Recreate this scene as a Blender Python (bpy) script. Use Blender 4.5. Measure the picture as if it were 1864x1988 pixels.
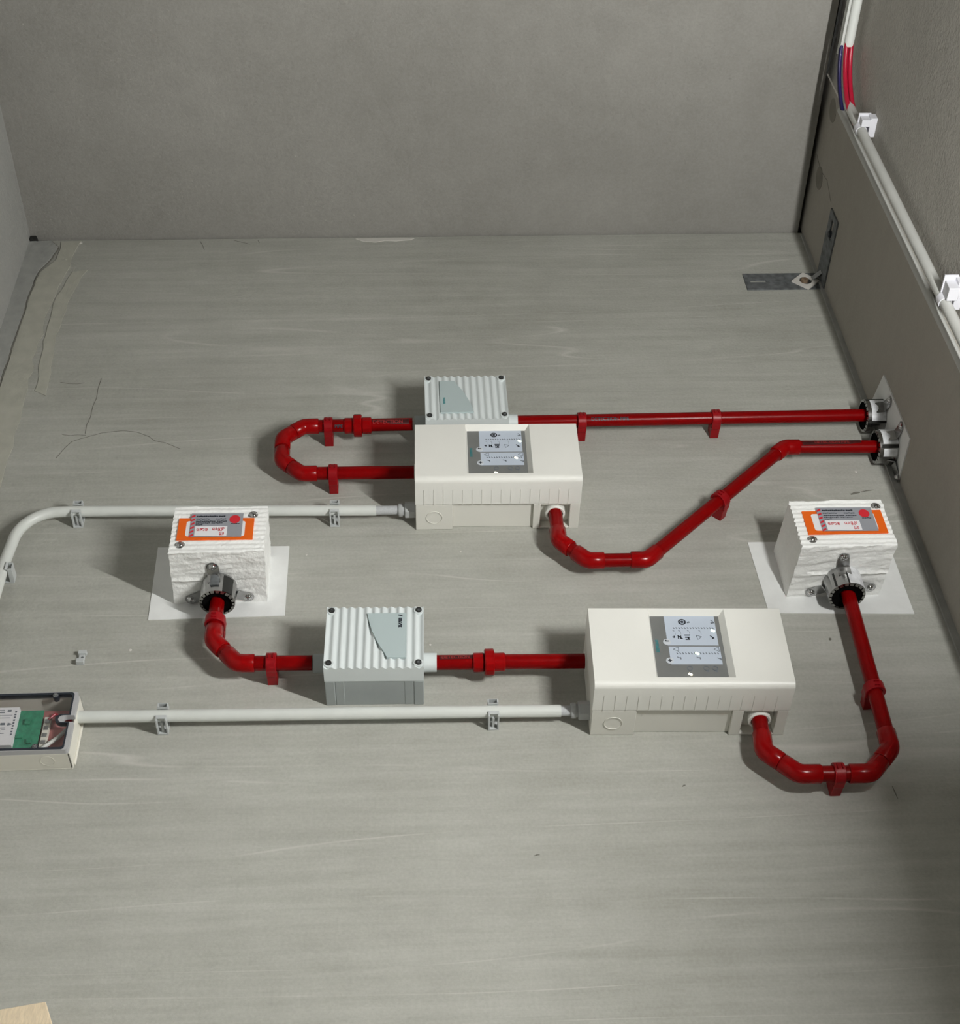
import bpy, bmesh, math, random
from mathutils import Vector, Matrix, noise as mnoise

random.seed(7)
SC = bpy.context.scene
for o in list(bpy.data.objects):
    bpy.data.objects.remove(o, do_unlink=True)
COL = SC.collection
R = math.radians

# ------------------------------------------------------------------ camera
cam_d = bpy.data.cameras.new('camera')
cam = bpy.data.objects.new('camera', cam_d)
COL.objects.link(cam)
cam.location = (0.0, -2.15, 1.6)
cam.rotation_euler = (R(136.70246), R(2.72058), R(-1.03065))
cam_d.sensor_fit = 'HORIZONTAL'
cam_d.sensor_width = 36.0
cam_d.lens = 2792.85 * 36.0 / 1864.0
cam_d.clip_start = 0.01
SC.camera = cam

# ------------------------------------------------------------------ world / exposure
W = bpy.data.worlds.new('world')
SC.world = W
W.use_nodes = True
W.node_tree.nodes['Background'].inputs[0].default_value = (0.9, 0.95, 1.0, 1)
W.node_tree.nodes['Background'].inputs[1].default_value = 0.02
vs = SC.view_settings
vs.view_transform = 'Standard'
vs.look = 'None'
vs.gamma = 1.0
vs.use_curve_mapping = False
vs.exposure = 0.0
SC.cycles.use_denoising = True
SC.cycles.use_adaptive_sampling = True
SC.cycles.use_light_tree = False
SC.cycles.adaptive_threshold = 0.04
SC.cycles.adaptive_min_samples = 12
SC.cycles.max_bounces = 5
SC.cycles.diffuse_bounces = 4
SC.cycles.glossy_bounces = 3
SC.cycles.transmission_bounces = 4
SC.cycles.caustics_reflective = False
SC.cycles.caustics_refractive = False
TUBE_STRENGTH = 900.0          # the fluorescent tube, built in its own fixture below

# ------------------------------------------------------------------ room numbers (metres)
XL, XR, ZT = -1.016, 1.092, 4.99
YF = -3.3

# ------------------------------------------------------------------ materials
MATS = {}


def mat(name, col, rough=0.5, metal=0.0, var=0.0, vscale=20.0, bump=0.0, bscale=120.0, spec=None, stretch=None, coat=0.0):
    if name in MATS:
        return MATS[name]
    m = bpy.data.materials.new(name)
    m.use_nodes = True
    nt = m.node_tree
    b = nt.nodes['Principled BSDF']
    b.inputs['Base Color'].default_value = (*col, 1)
    b.inputs['Roughness'].default_value = rough
    b.inputs['Metallic'].default_value = metal
    if spec is not None:
        b.inputs['Specular IOR Level'].default_value = spec
    if coat:
        b.inputs['Coat Weight'].default_value = coat
        b.inputs['Coat Roughness'].default_value = 0.12
    tc = nt.nodes.new('ShaderNodeTexCoord')
    src = tc.outputs['Object']
    if stretch:
        mp = nt.nodes.new('ShaderNodeMapping')
        mp.inputs['Scale'].default_value = stretch
        nt.links.new(src, mp.inputs['Vector'])
        src = mp.outputs['Vector']
    if var:
        n = nt.nodes.new('ShaderNodeTexNoise')
        n.inputs['Scale'].default_value = vscale
        n.inputs['Detail'].default_value = 5
        nt.links.new(src, n.inputs['Vector'])
        rp = nt.nodes.new('ShaderNodeValToRGB')
        rp.color_ramp.elements[0].position = 0.3
        rp.color_ramp.elements[1].position = 0.7
        rp.color_ramp.elements[0].color = (*[c * (1 - var) for c in col], 1)
        rp.color_ramp.elements[1].color = (*[min(1, c * (1 + var)) for c in col], 1)
        nt.links.new(n.outputs['Fac'], rp.inputs['Fac'])
        nt.links.new(rp.outputs['Color'], b.inputs['Base Color'])
    if bump:
        n2 = nt.nodes.new('ShaderNodeTexNoise')
        n2.inputs['Scale'].default_value = bscale
        n2.inputs['Detail'].default_value = 4
        nt.links.new(src, n2.inputs['Vector'])
        bp = nt.nodes.new('ShaderNodeBump')
        bp.inputs['Strength'].default_value = bump
        bp.inputs['Distance'].default_value = 0.004
        nt.links.new(n2.outputs['Fac'], bp.inputs['Height'])
        nt.links.new(bp.outputs['Normal'], b.inputs['Normal'])
    MATS[name] = m
    return m


def concrete(name, lo, hi, streak=None, grain=0.10, bump=0.25, spots=True, lines=0.0, rough=0.85, freq=(0.55, 1, 9.0)):
    """Cast concrete: broad clouding, grain drawn out along x, pale contour lines, fine speckle."""
    m = bpy.data.materials.new(name)
    m.use_nodes = True
    nt = m.node_tree
    L = nt.links.new
    b = nt.nodes['Principled BSDF']
    b.inputs['Roughness'].default_value = rough
    b.inputs['Specular IOR Level'].default_value = 0.25
    tc = nt.nodes.new('ShaderNodeTexCoord')

    def mapn(s, loc=(0, 0, 0)):
        mp = nt.nodes.new('ShaderNodeMapping')
        mp.inputs['Scale'].default_value = s
        mp.inputs['Location'].default_value = loc
        L(tc.outputs['Object'], mp.inputs['Vector'])
        return mp.outputs['Vector']

    def nz(vec, scale, detail=5, rough_=0.55, dist=0.0):
        n = nt.nodes.new('ShaderNodeTexNoise')
        n.inputs['Scale'].default_value = scale
        n.inputs['Detail'].default_value = detail
        n.inputs['Roughness'].default_value = rough_
        n.inputs['Distortion'].default_value = dist
        L(vec, n.inputs['Vector'])
        return n.outputs['Fac']

    def math_(op, a, bb, clamp=False):
        n = nt.nodes.new('ShaderNodeMath')
        n.operation = op
        n.use_clamp = clamp
        for i, v in enumerate((a, bb)):
            if isinstance(v, (int, float)):
                n.inputs[i].default_value = v
            else:
                L(v, n.inputs[i])
        return n.outputs[0]

    def mrange(v, a, bb, c, d):
        n = nt.nodes.new('ShaderNodeMapRange')
        n.clamp = True
        L(v, n.inputs[0])
        for i, q in enumerate((a, bb, c, d)):
            n.inputs[i + 1].default_value = q
        return n.outputs[0]
    cloud = nz(mapn((1, 1, 1)), 1.6, 4, 0.6)
    fac = mrange(cloud, 0.32, 0.68, 0.0, 1.0)
    st = nz(mapn((1.1, 1, 26)), 1.5, 5, 0.65, 0.3)
    st = mrange(st, 0.3, 0.7, -1.0, 1.0)
    fac = math_('ADD', math_('MULTIPLY', fac, 0.55), math_('MULTIPLY', st, grain if streak else 0.0))
    fine = mrange(nz(mapn((1, 1, 1)), 160, 1, 0.6), 0.3, 0.7, -0.14, 0.14)
    mid = mrange(nz(mapn((1, 1, 2.2)), 14, 3, 0.6), 0.3, 0.7, -0.12, 0.12)
    fac = math_('ADD', fac, math_('ADD', fine, mid))
    fac = math_('ADD', fac, 0.22, True)
    mx = nt.nodes.new('ShaderNodeMix')
    mx.data_type = 'RGBA'
    L(fac, mx.inputs[0])
    mx.inputs[6].default_value = (*lo, 1)
    mx.inputs[7].default_value = (*hi, 1)
    colr = mx.outputs[2]
    if lines:
        a = nz(mapn(freq, (3.1, 0, 1.7)), 1.0, 1, 0.4, 0.25)
        d = math_('ABSOLUTE', math_('SUBTRACT', a, 0.5), 0)
        ln = mrange(d, 0.0, 0.0075, 1.0, 0.0)
        brk = mrange(nz(mapn((2.2, 1, 5), (9, 2, 4)), 2.0, 3), 0.42, 0.62, 0.0, lines)
        ln = math_('MULTIPLY', ln, brk)
        mx2 = nt.nodes.new('ShaderNodeMix')
        mx2.data_type = 'RGBA'
        L(ln, mx2.inputs[0])
        L(colr, mx2.inputs[6])
        mx2.inputs[7].default_value = (0.62, 0.61, 0.57, 1)
        colr = mx2.outputs[2]
    L(colr, b.inputs['Base Color'])
    bp = nt.nodes.new('ShaderNodeBump')
    bp.inputs['Strength'].default_value = bump
    bp.inputs['Distance'].default_value = 0.004
    L(nz(mapn((1, 1, 1.6)), 90, 3, 0.65), bp.inputs['Height'])
    L(bp.outputs['Normal'], b.inputs['Normal'])
    MATS[name] = m
    return m


M_WALL = concrete('cast concrete', (0.345, 0.345, 0.305), (0.48, 0.48, 0.44), streak=True, grain=0.30, lines=0.5)
M_CEIL = concrete('ceiling concrete', (0.24, 0.232, 0.211), (0.325, 0.316, 0.292), bump=0.3)
M_LEFT = concrete('left render', (0.35, 0.35, 0.335), (0.43, 0.43, 0.41), bump=0.5)
M_PANEL = concrete('smooth beige board', (0.345, 0.322, 0.282), (0.41, 0.387, 0.343), bump=0.08)
M_ROUGH = concrete('rough render', (0.38, 0.364, 0.33), (0.495, 0.475, 0.435), bump=1.0)
M_FLOOR = concrete('floor screed', (0.15, 0.15, 0.145), (0.21, 0.21, 0.20))
M_FRONT = concrete('front plaster', (0.07, 0.07, 0.068), (0.10, 0.10, 0.097))  # unseen wall, colour kept dark to cut bounced light
M_MORTAR = mat('grey mortar', (0.375, 0.38, 0.36), 0.9, var=0.10, vscale=30, bump=0.3)
M_TAPE = mat('pale filler', (0.455, 0.45, 0.388), 0.9, var=0.08, vscale=25, bump=0.2)
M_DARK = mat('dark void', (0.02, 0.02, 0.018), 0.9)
M_CRACK = mat('crack shadow line', (0.17, 0.165, 0.14), 0.9)
M_STAINP = mat('plug mortar', (0.22, 0.205, 0.175), 0.9, var=0.1)
M_FLAKE = mat('white paint flake', (0.62, 0.6, 0.56), 0.8)

M_RED = mat('red pipe plastic', (0.195, 0.001, 0.0014), 0.26, var=0.06, vscale=30, spec=0.13)
M_REDF = mat('red fitting plastic', (0.255, 0.0014, 0.002), 0.22, var=0.05, vscale=40, spec=0.18)
M_REDC = mat('red clip plastic', (0.265, 0.0016, 0.005), 0.38, var=0.06, vscale=60, spec=0.3)
M_CREAM = mat('cream plastic', (0.765, 0.76, 0.715), 0.42, var=0.02, vscale=9, bump=0.04, bscale=600)
M_CREAM2 = mat('cream plastic base', (0.70, 0.69, 0.635), 0.48, var=0.02, vscale=9, bump=0.04, bscale=600)
M_PANELG = mat('display dark grey film', (0.165, 0.17, 0.165), 0.3, var=0.04, vscale=40)
M_PANELB = mat('display pale blue film', (0.50, 0.56, 0.65), 0.32)
M_INK = mat('dark print', (0.02, 0.025, 0.035), 0.5)
M_INKG = mat('grey print', (0.13, 0.15, 0.18), 0.5)
M_TEAL = mat('teal print', (0.015, 0.22, 0.24), 0.5)
M_BTN = mat('silver button', (0.55, 0.58, 0.62), 0.3)
M_LIDG = mat('pale grey lid plastic', (0.66, 0.705, 0.705), 0.42, var=0.02, vscale=20)
M_BOXG = mat('grey box plastic', (0.36, 0.39, 0.385), 0.5, var=0.03, vscale=20)
M_LABG = mat('blue grey plate', (0.44, 0.52, 0.525), 0.35)
M_STEEL = mat('zinc steel', (0.42, 0.43, 0.44), 0.38, 1.0, var=0.25, vscale=60)
M_STEELD = mat('dull galvanised steel', (0.15, 0.16, 0.165), 0.6, 0.3, var=0.35, vscale=70)
M_CHROME = mat('bright chrome', (0.58, 0.58, 0.58), 0.12, 1.0)
M_COLLAR = mat('collar sheet steel', (0.40, 0.40, 0.395), 0.22, 1.0, var=0.1, vscale=60)
M_BLACK = mat('black intumescent', (0.003, 0.003, 0.003), 0.9, spec=0.05)
M_SEAL = mat('white ablative coating', (0.89, 0.895, 0.875), 0.62, var=0.03, vscale=30, bump=0.5, bscale=140)
M_WPAINT = mat('white primer paint', (0.80, 0.81, 0.80), 0.7, var=0.04, vscale=25, bump=0.08)
M_ORANGE = mat('orange card', (0.80, 0.125, 0.004), 0.5)
M_PAPER = mat('white paper', (0.80, 0.80, 0.82), 0.6)
M_SILVERL = mat('silver sticker', (0.30, 0.31, 0.34), 0.45)
M_REDP = mat('red print', (0.62, 0.02, 0.035), 0.5)
M_COND = mat('white conduit plastic', (0.66, 0.68, 0.65), 0.4, var=0.03, vscale=20)
M_CONDG = mat('light grey conduit plastic', (0.50, 0.505, 0.48), 0.45, var=0.04, vscale=20)
M_FLEX = mat('grey flexible sleeve', (0.46, 0.47, 0.48), 0.5, var=0.1, vscale=300)
M_GLAND = mat('grey gland plastic', (0.42, 0.43, 0.43), 0.42)
M_CLIP = mat('grey clip plastic', (0.50, 0.52, 0.52), 0.45)
M_CLIPW = mat('white clip plastic', (0.66, 0.66, 0.70), 0.4)
M_BLUE = mat('dark blue cable', (0.02, 0.015, 0.10), 0.4)
M_CABRED = mat('crimson cable', (0.40, 0.006, 0.03), 0.33)
M_JB = mat('ivory box plastic', (0.78, 0.76, 0.68), 0.45, var=0.02)
M_JBG = mat('grey cover rim', (0.45, 0.45, 0.46), 0.4)
M_PCB = mat('green circuit board', (0.03, 0.24, 0.135), 0.45, var=0.25, vscale=120)
M_MAROON = mat('maroon insert', (0.42, 0.16, 0.155), 0.5, var=0.15, vscale=60)
M_WOOD = mat('pale softwood', (0.80, 0.66, 0.47), 0.7, var=0.10, vscale=22, stretch=(14, 14, 1.6), bump=0.15, bscale=60)
M_LAMPB = mat('white lamp housing', (0.8, 0.8, 0.8), 0.4)


def emis(name, col, s):
    m = bpy.data.materials.new(name)
    m.use_nodes = True
    b = m.node_tree.nodes['Principled BSDF']
    b.inputs['Base Color'].default_value = (*col, 1)
    b.inputs['Emission Color'].default_value = (*col, 1)
    b.inputs['Emission Strength'].default_value = s
    return m


M_LED = emis('lit green led', (0.86, 1.0, 0.70), 2.2)
M_LEDY = emis('lit yellow led', (1.0, 0.93, 0.66), 2.2)
for _m in (M_LED, M_LEDY):
    _m.cycles.emission_sampling = 'NONE'      # tiny indicator lamps: seen, not sampled as lights
M_TUBE = emis('fluorescent tube glow', (1.0, 1.0, 0.975), TUBE_STRENGTH)


def clear_mat():
    m = bpy.data.materials.new('clear smoked cover')
    m.use_nodes = True
    nt = m.node_tree
    out = nt.nodes['Material Output']
    nt.nodes.remove(nt.nodes['Principled BSDF'])
    tr = nt.nodes.new('ShaderNodeBsdfTransparent')
    tr.inputs[0].default_value = (0.975, 0.972, 0.972, 1)
    gl = nt.nodes.new('ShaderNodeBsdfGlossy')
    gl.inputs['Roughness'].default_value = 0.06
    lw = nt.nodes.new('ShaderNodeLayerWeight')
    lw.inputs[0].default_value = 0.5
    pw = nt.nodes.new('ShaderNodeMath')
    pw.operation = 'POWER'
    nt.links.new(lw.outputs['Facing'], pw.inputs[0])
    pw.inputs[1].default_value = 4.0
    fr = nt.nodes.new('ShaderNodeMapRange')
    nt.links.new(pw.outputs[0], fr.inputs[0])
    fr.inputs[3].default_value = 0.035
    fr.inputs[4].default_value = 0.7
    mx = nt.nodes.new('ShaderNodeMixShader')
    nt.links.new(fr.outputs[0], mx.inputs[0])
    nt.links.new(tr.outputs[0], mx.inputs[1])
    nt.links.new(gl.outputs[0], mx.inputs[2])
    nt.links.new(mx.outputs[0], out.inputs[0])
    return m


M_CLEAR = clear_mat()


# ------------------------------------------------------------------ mesh helper
class MB:
    def __init__(self):
        self.v = []
        self.f = []

    def add(self, vs_, fs):
        n = len(self.v)
        self.v += [Vector(p) for p in vs_]
        self.f += [tuple(i + n for i in f) for f in fs]
        return self

    def box(self, x0, x1, y0, y1, z0, z1):
        x0, x1 = min(x0, x1), max(x0, x1)
        y0, y1 = min(y0, y1), max(y0, y1)
        z0, z1 = min(z0, z1), max(z0, z1)
        return self.add([(x0, y0, z0), (x1, y0, z0), (x1, y1, z0), (x0, y1, z0), (x0, y0, z1), (x1, y0, z1), (x1, y1, z1), (x0, y1, z1)],
                        [(0, 3, 2, 1), (4, 5, 6, 7), (0, 1, 5, 4), (1, 2, 6, 5), (2, 3, 7, 6), (3, 0, 4, 7)])

    def hexa(self, a, b):
        """a, b: two matching quads (lists of 4 points) joined into a solid."""
        return self.add(list(a) + list(b), [(0, 1, 2, 3), (7, 6, 5, 4), (0, 4, 5, 1), (1, 5, 6, 2), (2, 6, 7, 3), (3, 7, 4, 0)])

    def sweep(self, pts, r, seg=20, cap=True, flat=1.0):
        pts = [Vector(p) for p in pts]
        n = len(pts)
        rs = r if isinstance(r, (list, tuple)) else [r] * n
        t = []
        for i in range(n):
            a = pts[max(0, i - 1)]
            b = pts[min(n - 1, i + 1)]
            d = (b - a)
            if 0 < i < n - 1:
                d1 = (pts[i] - pts[i - 1]).normalized() if (pts[i] - pts[i - 1]).length > 1e-9 else Vector((0, 0, 0))
                d2 = (pts[i + 1] - pts[i]).normalized() if (pts[i + 1] - pts[i]).length > 1e-9 else Vector((0, 0, 0))
                d = d1 + d2
            t.append(d.normalized())
        up = Vector((0, 1, 0)) if abs(t[0].y) < 0.9 else Vector((1, 0, 0))
        s = t[0].cross(up).normalized()
        base = len(self.v)
        for i in range(n):
            s = (s - t[i] * s.dot(t[i])).normalized()
            u = t[i].cross(s)
            # mitre stretch
            k = 1.0
            if 0 < i < n - 1:
                d1 = (pts[i] - pts[i - 1])
                if d1.length > 1e-9:
                    c = max(0.5, d1.normalized().dot(t[i]))
                    k = 1.0 / c
            bend = Vector((0, 0, 0))
            if k > 1.0005:
                d1 = (pts[i] - pts[i - 1]).normalized()
                d2 = (pts[i + 1] - pts[i]).normalized()
                bend = (d2 - d1).normalized()
            for j in range(seg):
                a = 2 * math.pi * j / seg
                o = s * math.cos(a) * rs[i] + u * math.sin(a) * rs[i]
                if k > 1.0005:
                    o += bend * o.dot(bend) * (k - 1)
                self.v.append(pts[i] + o)
        for i in range(n - 1):
            for j in range(seg):
                a = base + i * seg + j
                b = base + i * seg + (j + 1) % seg
                self.f.append((a, b, b + seg, a + seg))
        if cap:
            self.f.append(tuple(base + j for j in reversed(range(seg))))
            self.f.append(tuple(base + (n - 1) * seg + j for j in range(seg)))
        return self

    def lathe(self, o, d, prof, seg=24, close=False):
        """prof: (t along d, radius) pairs. close=True joins last to first (ring)."""
        o = Vector(o)
        d = Vector(d).normalized()
        up = Vector((0, 0, 1)) if abs(d.z) < 0.9 else Vector((1, 0, 0))
        s = d.cross(up).normalized()
        u = d.cross(s)
        base = len(self.v)
        for (t, r) in prof:
            for j in range(seg):
                a = 2 * math.pi * j / seg
                self.v.append(o + d * t + (s * math.cos(a) + u * math.sin(a)) * max(r, 1e-5))
        n = len(prof)
        for i in range(n if close else n - 1):
            i2 = (i + 1) % n
            for j in range(seg):
                a = base + i * seg + j
                b = base + i * seg + (j + 1) % seg
                c = base + i2 * seg + (j + 1) % seg
                e = base + i2 * seg + j
                self.f.append((a, b, c, e))
        if not close:
            self.f.append(tuple(base + j for j in reversed(range(seg))))
            self.f.append(tuple(base + (n - 1) * seg + j for j in range(seg)))
        return self

    def prism_xz(self, pts, y0, y1):
        n = len(pts)
        base = len(self.v)
        self.v += [Vector((x, y0, z)) for x, z in pts] + [Vector((x, y1, z)) for x, z in pts]
        self.f.append(tuple(base + i for i in range(n)))
        self.f.append(tuple(base + n + i for i in reversed(range(n))))
        for i in range(n):
            j = (i + 1) % n
            self.f.append((base + i, base + n + i, base + n + j, base + j))
        return self

    def strap(self, p0, p1, side, w, t):
        p0, p1, side = Vector(p0), Vector(p1), Vector(side).normalized()
        d = (p1 - p0).normalized()
        side = (side - d * side.dot(d)).normalized()
        n = d.cross(side) * (t / 2)
        s = side * (w / 2)
        return self.hexa([p0 - s - n, p0 + s - n, p0 + s + n, p0 - s + n], [p1 - s - n, p1 + s - n, p1 + s + n, p1 - s + n])

    def build(self, name, m, parent=None, origin=None, bevel=0.0, sharp=32.0, segs=2, merge=False):
        o0 = Vector(origin) if origin is not None else Vector((0, 0, 0))
        me = bpy.data.meshes.new(name)
        me.from_pydata([tuple(p - o0) for p in self.v], [], self.f)
        bm = bmesh.new()
        bm.from_mesh(me)
        if merge:
            bmesh.ops.remove_doubles(bm, verts=bm.verts, dist=1e-6)
        bmesh.ops.recalc_face_normals(bm, faces=bm.faces)
        bm.to_mesh(me)
        bm.free()
        me.polygons.foreach_set('use_smooth', [True] * len(me.polygons))
        me.set_sharp_from_angle(angle=R(sharp))
        me.materials.append(m)
        ob = bpy.data.objects.new(name, me)
        COL.objects.link(ob)
        if parent is not None:
            ob.parent = parent
        elif origin is not None:
            ob.location = o0
        if bevel:
            md = ob.modifiers.new('bevel', 'BEVEL')
            md.width = bevel
            md.segments = segs
            md.limit_method = 'ANGLE'
            md.angle_limit = R(40)
        return ob


def tag(o, label, cat, group=None, kind=None):
    o['label'] = label
    o['category'] = cat
    if group:
        o['group'] = group
    if kind:
        o['kind'] = kind
    return o


def thing(name, loc, label, cat, group=None, roty=0.0):
    o = bpy.data.objects.new(name, None)
    o.empty_display_size = 0.02
    COL.objects.link(o)
    o.location = loc
    o.rotation_euler = (0, roty, 0)
    return tag(o, label, cat, group)


def struct(name, mb, m, parent=None, **k):
    o = mb.build(name, m, parent, **k)
    if parent is None:
        o['kind'] = 'structure'
    return o


def copy_tree(o, parent=None):
    c = o.copy()
    COL.objects.link(c)
    c.parent = parent
    for ch in list(o.children):
        copy_tree(ch, c)
    return c


def text_mesh(body, size, spacing=1.0, cuts=0):
    """2D triangles of a line of lettering, centred on the origin (built-in font)."""
    cu = bpy.data.curves.new('lettering', 'FONT')
    cu.body = body
    cu.size = size
    cu.align_x = 'CENTER'
    cu.align_y = 'CENTER'
    cu.space_character = spacing
    cu.resolution_u = 2
    ob = bpy.data.objects.new('lettering', cu)
    COL.objects.link(ob)
    dg = bpy.context.evaluated_depsgraph_get()
    ev = ob.evaluated_get(dg)
    me = ev.to_mesh()
    vs_ = [(v.co.x, v.co.y) for v in me.vertices]
    fs = [tuple(p.vertices) for p in me.polygons]
    if cuts:
        bm = bmesh.new()
        bm.from_mesh(me)
        z0 = min(v.co.y for v in bm.verts)
        z1 = max(v.co.y for v in bm.verts)
        for k in range(1, cuts + 1):
            zc = z0 + (z1 - z0) * k / (cuts + 1)
            bmesh.ops.bisect_plane(bm, geom=bm.verts[:] + bm.edges[:] + bm.faces[:], plane_co=(0, zc, 0), plane_no=(0, 1, 0))
        bm.verts.index_update()
        vs_ = [(v.co.x, v.co.y) for v in bm.verts]
        fs = [tuple(v.index for v in f.verts) for f in bm.faces]
        bm.free()
    ev.to_mesh_clear()
    bpy.data.objects.remove(ob, do_unlink=True)
    bpy.data.curves.remove(cu)
    return vs_, fs


def text_flat(mb, body, size, cx, cz, y, rot=0.0, spacing=1.0, bold=0.0):
    vs_, fs = text_mesh(body, size, spacing)
    c, s = math.cos(rot), math.sin(rot)
    offs = [(0, 0)] if not bold else [(-bold, 0), (bold, 0), (0, bold), (0, -bold)]
    for k, (ox, oz) in enumerate(offs):
        mb.add([(cx + (x + ox) * c - (z + oz) * s, y - 0.00002 * k, cz + (x + ox) * s + (z + oz) * c) for x, z in vs_], fs)
    return mb


def dirx(a):  # unit vector in the wall plane, angle from +x
    return Vector((math.cos(a), 0, math.sin(a)))


# ================================================================== STRUCTURE
wb = struct('wall_back', MB().box(XL - 0.2, XR + 0.2, 0.0, 0.2, -0.2, ZT - 0.007), M_WALL)
tag(wb, 'grey cast concrete back wall with horizontal grain carrying the red pipework', 'wall')
ce = MB()
# ceiling slab: stops a little short of the right wall, leaving a dark shadow gap that widens towards the camera
g0, g1 = XR - 0.010, XR - 0.060
quad = [(XL - 0.2, 0.2), (g0, 0.2), (g0, 0.0), (g1, YF), (XL - 0.2, YF)]
n = len(quad)
ce.add([(x, y, ZT) for x, y in quad] + [(x, y, ZT + 0.2) for x, y in quad],
       [tuple(range(n)), tuple(range(2 * n - 1, n - 1, -1))] + [(i, n + i, n + (i + 1) % n, (i + 1) % n) for i in range(n)])
co = struct('ceiling', ce, M_CEIL)
tag(co, 'flat grey concrete ceiling slab above the back wall', 'ceiling')
tag(struct('trim_1', MB().box(g1 - 0.02, XR + 0.2, YF, 0.2, ZT + 0.05, ZT + 0.2), M_DARK), 'near-black strip painted as the shaded recess between ceiling slab and right wall', 'gap')  # near-black block closes the gap, its shade is put into the colour
tag(struct('wall_left', MB().box(XL - 0.2, XL, YF, 0.0, -0.2, ZT + 0.1), M_LEFT), 'pale grey rendered left wall', 'wall')
wr = struct('wall_right', MB().box(XR, XR + 0.2, -0.442, 0.0, -0.2, ZT + 0.1), M_PANEL)
tag(wr, 'smooth beige board of the right wall next to the corner', 'wall')
tag(struct('wall_right_rough', MB().box(XR + 0.004, XR + 0.2, YF, -0.442, -0.2, ZT + 0.1), M_ROUGH), 'rough plastered part of the right wall behind the white conduits', 'wall')
tag(struct('floor', MB().box(XL - 0.2, XR + 0.2, YF - 0.2, 0.2, -0.2, 0.0), M_FLOOR), 'grey screed floor below the frame', 'floor')
tag(struct('wall_front', MB().box(XL - 0.2, XR + 0.2, YF - 0.2, YF, -0.2, ZT + 0.2), M_FRONT), 'dark toned wall behind the camera', 'wall')


# --- plaster work in the left corner (children of the back wall)
def ragged(edge, amp, sub=7, seed=0):
    out = []
    for (a, b) in zip(edge[:-1], edge[1:]):
        for k in range(sub):
            t = k / sub
            x = a[0] + (b[0] - a[0]) * t
            z = a[1] + (b[1] - a[1]) * t
            out.append((x + amp * mnoise.noise(Vector((z * 23.0, seed, 0.3))), z + amp * 0.5 * mnoise.noise(Vector((x * 40, z * 20, seed + 5.0)))))
    out.append(edge[-1])
    return out


def patch(name, left, right, y, m):
    return MB().prism_xz(left + list(reversed(right)), 0.001, y).build(name, m, wb)


mort_r = ragged([(-0.957, 4.972), (-0.938, 4.945), (-0.945, 4.895), (-0.972, 4.83), (-0.976, 4.70), (-0.978, 4.35), (-0.985, 3.6), (-0.985, 2.4)], 0.008, 7, 1)
patch('mortar_fillet', [(XL, z) for z in (4.972, 4.0, 2.4)], mort_r, -0.006, M_MORTAR)
MB().sweep([(x + 0.0022, -0.0028, z) for x, z in mort_r[::2]], 0.0016, 6).build('crack', M_CRACK, wb)
tape_l = ragged([(-0.930, 4.975), (-0.932, 4.89), (-0.966, 4.83), (-0.972, 4.70), (-0.974, 4.35), (-0.981, 3.6), (-0.981, 2.4)], 0.006, 7, 1)
tape_r = ragged([(-0.880, 4.975), (-0.895, 4.86), (-0.912, 4.66), (-0.915, 4.45), (-0.908, 4.30), (-0.904, 4.04), (-0.93, 3.80), (-0.95, 3.4), (-0.96, 2.4)], 0.010, 6, 2)
patch('filler_strip', tape_l, tape_r, -0.0022, M_TAPE)
patch('filler_strip', ragged([(-0.878, 4.83), (-0.905, 4.72), (-0.903, 4.55), (-0.895, 4.42), (-0.89, 4.33)], 0.008, 5, 3),
      ragged([(-0.845, 4.84), (-0.868, 4.72), (-0.876, 4.55), (-0.866, 4.42), (-0.86, 4.31)], 0.008, 5, 4), -0.0016, M_TAPE)
MB().prism_xz([(-1.015, 4.974), (-0.992, 4.972), (-1.000, 4.990), (-1.008, 4.999), (-1.015, 4.999)], -0.012, 0.0).build('broken_corner_hole', M_DARK, wb)
# hairline cracks, scratches, splatter
crk = [
    [(-0.974, 4.642), (-0.99, 4.640), (XL + 0.002, 4.634)],
    [(-0.835, 4.362), (-0.815, 4.357), (-0.795, 4.3555), (-0.778, 4.359)],
    [(-0.740, 4.375), (-0.7425, 4.335), (-0.7405, 4.30), (-0.745, 4.27), (-0.7445, 4.23), (-0.749, 4.20), (-0.748, 4.17)],
    [(-0.80, 4.085), (-0.786, 4.12), (-0.774, 4.142), (-0.755, 4.152), (-0.708, 4.172), (-0.662, 4.178), (-0.63, 4.172), (-0.60, 4.155), (-0.586, 4.140), (-0.56, 4.132), (-0.525, 4.110)],
    [(-0.80, 4.168), (-0.78, 4.163), (-0.765, 4.166), (-0.745, 4.164)],
    [(-0.56, 4.972), (-0.552, 4.952), (-0.545, 4.93)],
    [(-0.47, 4.975), (-0.44, 4.962), (-0.425, 4.955)],
    [(-0.405, 4.975), (-0.40, 4.962)],
]
for c in crk:
    MB().sweep([(x, -0.0001, z) for x, z in c], 0.0007, 6).build('crack', M_CRACK, wb)
for x, z, dx, dz, r in [(0.865, 3.13, 0.003, -0.028, 0.0012), (0.481, 3.143, 0.006, 0.003, 0.0014), (0.83, 3.487, 0.004, 0.004, 0.003), (0.20, 3.006, 0.01, 0.002, 0.0012),
                        (0.975, 3.915, 0.022, 0.006, 0.003), (1.0, 3.922, 0.03, 0.006, 0.0015), (1.045, 2.962, 0.02, 0.002, 0.0008)]:
    MB().sweep([(x, -0.0003, z), (x + dx / 2, -0.0003, z + dz / 2 + 0.001), (x + dx, -0.0003, z + dz)], [r * 0.6, r, r * 0.4], 6).build('scuff_mark', M_CRACK, wb)
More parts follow.
